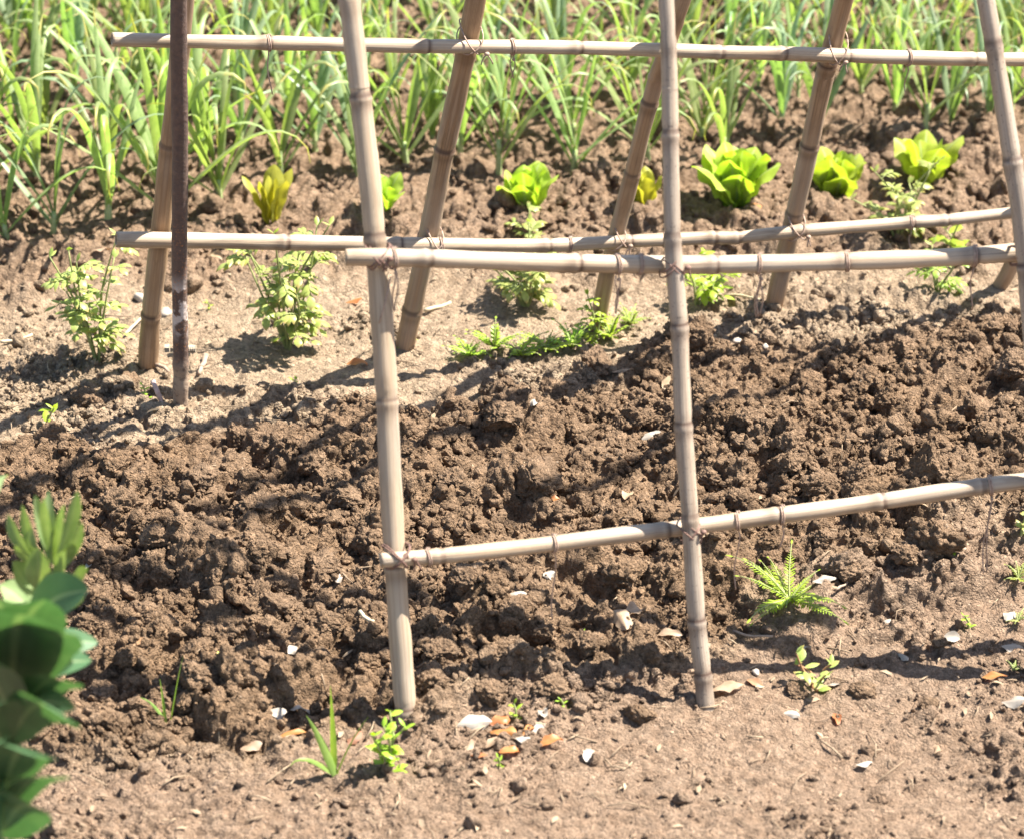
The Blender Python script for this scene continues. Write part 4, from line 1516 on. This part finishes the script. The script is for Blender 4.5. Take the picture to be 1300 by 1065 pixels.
# ------------------------------------------------------------------ dry leaves, twigs and stones on the soil
def dry_leaf(u, v, lpx, kind, label, seed, ratio=0.4, az=None, curl=None):
    p = on_ground(u, v)
    s = depth_of(p) / FPX
    rs = random.Random(seed)
    L = lpx * s
    az = rs.uniform(0, 6.283) if az is None else rad(az)
    mb = MB()
    el = rs.uniform(0.0, 0.3)
    start = p + Vector((-math.cos(az) * L / 2, -math.sin(az) * L / 2, 0.0))
    start.z = gz_avg(p.x, p.y, max(L * 0.35, .004)) + 0.0022
    pts = spine(start, az, el + 0.2, L, 8, curl if curl is not None else rs.uniform(0.2, 1.6), 0, 0.9, rs)
    sd_ = sides_for(pts, az, rs.uniform(-.6, .6), rs.uniform(-.9, .9))
    ws = [w * rs.uniform(0.8, 1.15) for w in oval(8, L * ratio * 0.5, rs.uniform(.4, .6), 0.7, 0.1)]
    mb.add_blade(pts, sd_, ws, 7, rs.choice([-.5, .3, .7, .9]) * rs.uniform(.5, 1.1), rs.uniform(.15, .45), rs.uniform(.8, 1.8), rs.uniform(0, 6))
    o = mb.build('dry_leaf', DRY[kind], None, p)
    tag(o, label, 'dry leaf', 'dry leaves and husks scattered on the soil')
    return o


LITTER = [
    (603, 921, 40, 'white', 'longest bleached white leaf at the left end of the leaf heap', .55, 10), (636, 918, 26, 'orange', 'bright orange leaf touching the long white leaf', .6, 20),
    (640, 932, 36, 'orange', 'shiny orange-brown leaf below the bright orange one in the heap', .42, -10), (672, 929, 30, 'orange', 'narrow upright orange leaf in the leaf heap', .3, 60),
    (684, 926, 34, 'white', 'pale narrow leaf leaning beside the upright orange leaf', .25, 55), (690, 908, 18, 'white', 'small white leaf at the top of the leaf heap', .7, 100),
    (664, 944, 18, 'white', 'small white husk in the middle of the leaf heap', .6, 0), (700, 946, 30, 'orange', 'folded orange and white leaf at the right of the leaf heap', .5, 15),
    (648, 956, 26, 'orange', 'curled orange leaf low in the leaf heap', .4, 5), (606, 965, 24, 'orange', 'orange leaf at the bottom of the leaf heap', .4, -15),
    (593, 950, 24, 'tan', 'tan curled leaf left of the leaf heap', .5, 70), (626, 945, 22, 'tan', 'pale tan leaf among the orange leaves', .45, 45),
    (748, 960, 26, 'white', 'crumpled white leaf right of the leaf heap near the bottom edge', .6, 75),
    (658, 752, 27, 'white', 'pale bleached leaf on dark clods below the rising cane', .5, 5), (697, 738, 15, 'white', 'small bright white flake beside the hanging twine', .8, 30),
    (372, 830, 18, 'white', 'white leaf scrap on the dug soil left of the thickest pole', .6, 60), (350, 897, 30, 'white', 'broad pale leaf on soil left of the grass tuft', .65, 20),
    (383, 903, 28, 'white', 'greyish white leaf beside the broad pale leaf', .4, -10), (337, 773, 18, 'tan', 'pale husk on dark clods below the middle left', .5, 5),
    (176, 820, 26, 'brown', 'brown folded leaf on the dug soil near the bean plant', .5, 45), (247, 943, 24, 'white', 'crumpled white leaf at the lower left', .6, 15),
    (320, 947, 26, 'tan', 'tan leaf on pale soil at the bottom left', .5, 5), (205, 868, 22, 'white', 'bleached scrap beside the wispy grass', .5, 70),
    (232, 892, 18, 'tan', 'tan scrap right of the wispy grass', .45, 40), (115, 725, 20, 'white', 'white sliver beside the pale bean shoots', .3, 65),
    (430, 742, 14, 'white', 'white fleck left of the thickest pole', .6, 80), (280, 827, 11, 'yellow', 'tiny yellow scrap on the dug soil', .8, 40),
    (173, 587, 22, 'orange', 'orange-brown leaf on dark clods below the rusty post', .5, -25), (195, 530, 15, 'white', 'white chip at the foot of the rusty post', .8, 20),
    (450, 940, 24, 'brown', 'reddish brown leaf right of the grass tuft', .6, 60), (370, 935, 40, 'orange', 'slim orange blade drooping by the grass tuft', .16, 20),
    (788, 800, 34, 'tan', 'large tan curled leaf on clods left of the grey pole', .6, 110), (806, 783, 28, 'tan', 'pale folded leaf touching the large tan leaf', .6, 30),
    (850, 812, 30, 'tan', 'tan leaf left of the grey pole foot', .4, -5), (924, 876, 42, 'tan', 'broad tan leaf lying right of the grey pole foot', .42, 8),
    (958, 872, 22, 'brown', 'small brown leaf beside the broad tan leaf', .5, -40), (1032, 886, 28, 'tan', 'cream leaf below the red-stemmed seedling', .5, 10),
    (1005, 908, 24, 'white', 'white leaf below the cream leaf', .4, 0), (1063, 915, 22, 'orange', 'upright orange-brown scrap on the lower right soil', .4, 85),
    (1058, 870, 20, 'white', 'white leaf right of the red-stemmed seedling', .5, 10), (1020, 825, 20, 'white', 'pale leaf above the red-stemmed seedling', .5, 0),
    (1208, 812, 20, 'white', 'bright white leaf below the low bank', .6, 10), (1145, 834, 22, 'white', 'narrow white leaf standing on pale soil, right', .35, 120),
    (1288, 822, 30, 'white', 'large white oval leaf at the right edge', .5, 5), (1262, 868, 28, 'orange', 'tan-orange leaf on smooth soil at lower right', .35, -25),
    (1287, 897, 28, 'white', 'pale leaf at the right edge near the bottom', .5, -20), (1190, 952, 20, 'tan', 'cream scrap near the bottom right', .6, 60),
    (1098, 972, 22, 'white', 'white leaf at the bottom edge', .5, 10), (1280, 785, 22, 'white', 'grey-white oval leaf under the low bank at right', .6, 70),
    (1048, 740, 30, 'white', 'white leaf peeping out behind the fern-like weed', .35, 10), (900, 690, 24, 'tan', 'tan leaf under the rising cane right of the grey pole', .4, 45),
    (845, 488, 32, 'tan', 'upright pale dry husk against the grey pole on the dug soil', .3, 80), (828, 560, 24, 'white', 'flat white husk left of the grey pole', .42, 8),
    (678, 540, 18, 'white', 'small pale leaf stuck upright in dark clods', .5, 85), (790, 480, 24, 'tan', 'tan narrow leaf on the dug bed near the weed line', .25, 10),
    (795, 632, 20, 'tan', 'pale tan chip on dark clods right of centre', .6, 80), (704, 643, 12, 'orange', 'small orange chip on a shaded clod', .6, 20),
    (455, 465, 26, 'orange', 'orange-edged leaf in the shadow line left of the thickest pole', .3, 5), (1095, 645, 20, 'tan', 'tan chip above the rising cane', .4, -30),
    (1218, 690, 26, 'tan', 'pale slab-like leaf below the rising cane at right', .6, -40), (1160, 665, 36, 'tan', 'long tan strip of bark below the rising cane', .22, -30),
    (450, 389, 20, 'orange', 'orange leaf on soil left of the thickest pole, below the front cane', .4, -10), (130, 330, 22, 'tan', 'pale leaf in front of the left garlic', .4, 0),
    (275, 330, 28, 'tan', 'flat pale chip of cane under the lower back cane', .3, -40), (1235, 345, 22, 'tan', 'pale leaf scrap behind the thick front cane at right', .4, 10),
]
for k, (u, v, l, kd, lb, ra, az) in enumerate(LITTER):
    dry_leaf(u, v, l * 1.15, kd, lb, 300 + k, ra * 1.05, az)


def twig(u0, v0, u1, v1, wpx, mat, label, name='dry_twig', cat='twig', lift=0.004, seed=1):
    a, b = on_ground(u0, v0), on_ground(u1, v1)
    rs = random.Random(seed)
    pts = []
    for k in range(7):
        t = k / 6
        p = a.lerp(b, t)
        p.z = a.z + (b.z - a.z) * t + lift + 0.002 * math.sin(t * 5 + seed)
        p += Vector((rs.uniform(-1, 1), rs.uniform(-1, 1), 0)) * 0.001
        pts.append(p)
    r = wpx / 2 * depth_of(a) / FPX
    mb = MB()
    mb.add_tube(pts, [r * (1 - 0.3 * k / 6) for k in range(7)], seg=8, wob=.05)
    o = mb.build(name, M[mat], None, a)
    tag(o, label, cat)


twig(540, 399, 572, 386, 6, 'straw', 'straight pale stick lying right of the thick brown back pole foot', 'dry_stick', 'stick', .006, 1)
twig(0, 440, 42, 428, 5, 'straw', 'pale straw stalk on the soil at the far left edge', 'dry_straw', 'straw', .006, 2)
twig(262, 455, 252, 478, 7, 'twig', 'short twig beside the bolt of the rusty post', 'dry_twig', 'twig', .005, 3)
twig(160, 430, 185, 405, 4, 'straw', 'dry straw stalk behind the first back pole', 'dry_straw', 'straw', .008, 4)
twig(195, 465, 215, 478, 6, 'twig', 'brown twig between the first back pole and the rusty post', 'dry_twig', 'twig', .005, 5)
twig(920, 380, 965, 388, 4, 'straw', 'thin pale stalk left of the brown back pole foot', 'dry_straw', 'straw', .005, 6)
twig(1060, 765, 1075, 757, 4, 'twig', 'thin grey twig right of the fern-like weed', 'dry_twig', 'twig', .005, 7)
twig(458, 790, 475, 806, 6, 'straw', 'pale stick on clods touching the thickest pole', 'dry_stick', 'stick', .006, 8)
twig(930, 810, 980, 818, 4, 'twig', 'dark twig in the shadow right of the grey pole', 'dry_twig', 'twig', .005, 9)


def stone(u, v, rpx, seed, label):
    p = on_ground(u, v)
    r = rpx * depth_of(p) / FPX
    pv, pf_ = ico_proto(2, 900 + seed)
    me = bpy.data.meshes.new('stone')
    me.from_pydata([tuple(q * r) for q in pv], [], [tuple(int(i) for i in f) for f in pf_])
    me.polygons.foreach_set('use_smooth', np.ones(len(me.polygons), dtype=bool))
    me.materials.append(M['stone'])
    o = bpy.data.objects.new('stone', me)
    COL.objects.link(o)
    o.location = p + Vector((0, 0, r * 0.3))
    tag(o, label, 'stone', 'pale stones in the soil')


for k, (u, v, r, lb) in enumerate([
        (910, 331, 9, 'rounded pale stone behind the grey middle pole'), (936, 437, 6, 'small pale stone at the edge of the dug bed right of the grey pole'),
        (640, 322, 6, 'pale stone in the garlic bed near the broad lettuce'), (972, 440, 5, 'smallest pale stone at the edge of the dug bed'),
        (178, 380, 9, 'grey-white stone left of the first back pole'), (212, 400, 9, 'white stone between the first back pole and the rusty post'),
        (1128, 792, 6, 'round pale pebble below the low bank'), (960, 855, 6, 'pale pebble on the flat soil right of the grey pole'),
        (1098, 700, 7, 'pale stone among clods below the rising cane')]):
    stone(u, v, r, k, lb)

# fine straw, rootlets and leaf crumbs lying everywhere
rs = random.Random(77)
sm = MB()
cnt = 0
while cnt < 520:
    u, v = rs.uniform(-40, 1340), rs.uniform(330, 1075)
    p0 = at(u, v)
    tl_, bd_, dr_, fr_, ld_ = zones(np.array(p0.x), np.array(p0.y))
    if rs.random() > 0.20 + 0.8 * float(dr_):
        continue
    cnt += 1
    L = rs.uniform(0.005, 0.022) if rs.random() < 0.85 else rs.uniform(0.025, 0.05)
    a = rs.uniform(0, 6.283)
    p0.z = gz_avg(p0.x, p0.y, 0.005) + 0.0025
    e = p0 + Vector((math.cos(a) * L, math.sin(a) * L, 0))
    e.z = gz_avg(e.x, e.y, 0.005) + 0.003
    mid_ = p0.lerp(e, .5) + Vector((rs.uniform(-.1, .1) * L, rs.uniform(-.1, .1) * L, rs.uniform(0.0, .12) * L))
    if rs.random() < 0.8:
        r = rs.uniform(0.0004, 0.0011)
        sm.add_tube([p0, mid_, e], [r, r, r * .7], seg=5)
    else:
        e = p0.lerp(e, min(1, 0.012 / L)); L = min(L, 0.012); mid_ = p0.lerp(e, .5) + Vector((0, 0, .08 * L))
        w_ = L * rs.uniform(.12, .3)
        sdv = Vector((-math.sin(a), math.cos(a), rs.uniform(-.6, .6)))
        sm.add_blade([p0, mid_, e], [sdv] * 3, [w_ * .5, w_, w_ * .2], 3, rs.uniform(-.4, .6))
so = sm.build('straw_litter', M['straw_mix'], None)
tag(so, 'fine bits of straw, rootlets and leaf crumbs strewn over the soil', 'litter', None, 'stuff')

# ------------------------------------------------------------------ light
SUN_EL, SUN_AZ = rad(58), rad(14)       # from the right, a little behind the trellis
sdir = Vector((math.cos(SUN_EL) * math.cos(SUN_AZ), math.cos(SUN_EL) * math.sin(SUN_AZ), math.sin(SUN_EL)))
ld = bpy.data.lights.new('sun', 'SUN')
ld.energy = 5.0
ld.angle = rad(0.55)
ld.color = (1.0, 0.945, 0.86)
lo = bpy.data.objects.new('sun', ld)
lo.rotation_euler = (-sdir).to_track_quat('-Z', 'Y').to_euler()
COL.objects.link(lo)
w = bpy.data.worlds.new('World')
scene.world = w
w.use_nodes = True
nt = w.node_tree
nt.nodes.clear()
sky = nt.nodes.new('ShaderNodeTexSky')
sky.sky_type = 'NISHITA'
sky.sun_disc = False
sky.sun_elevation = SUN_EL
sky.sun_rotation = math.pi / 2 - SUN_AZ
bg = nt.nodes.new('ShaderNodeBackground')
bg.inputs[1].default_value = 0.068
ow = nt.nodes.new('ShaderNodeOutputWorld')
nt.links.new(sky.outputs[0], bg.inputs[0])
nt.links.new(bg.outputs[0], ow.inputs[0])

scene.view_settings.view_transform = 'Standard'
scene.view_settings.look = 'None'
scene.view_settings.gamma = 1.0
scene.view_settings.exposure = 1.97
scene.cycles.use_denoising = True
scene.cycles.max_bounces = 8
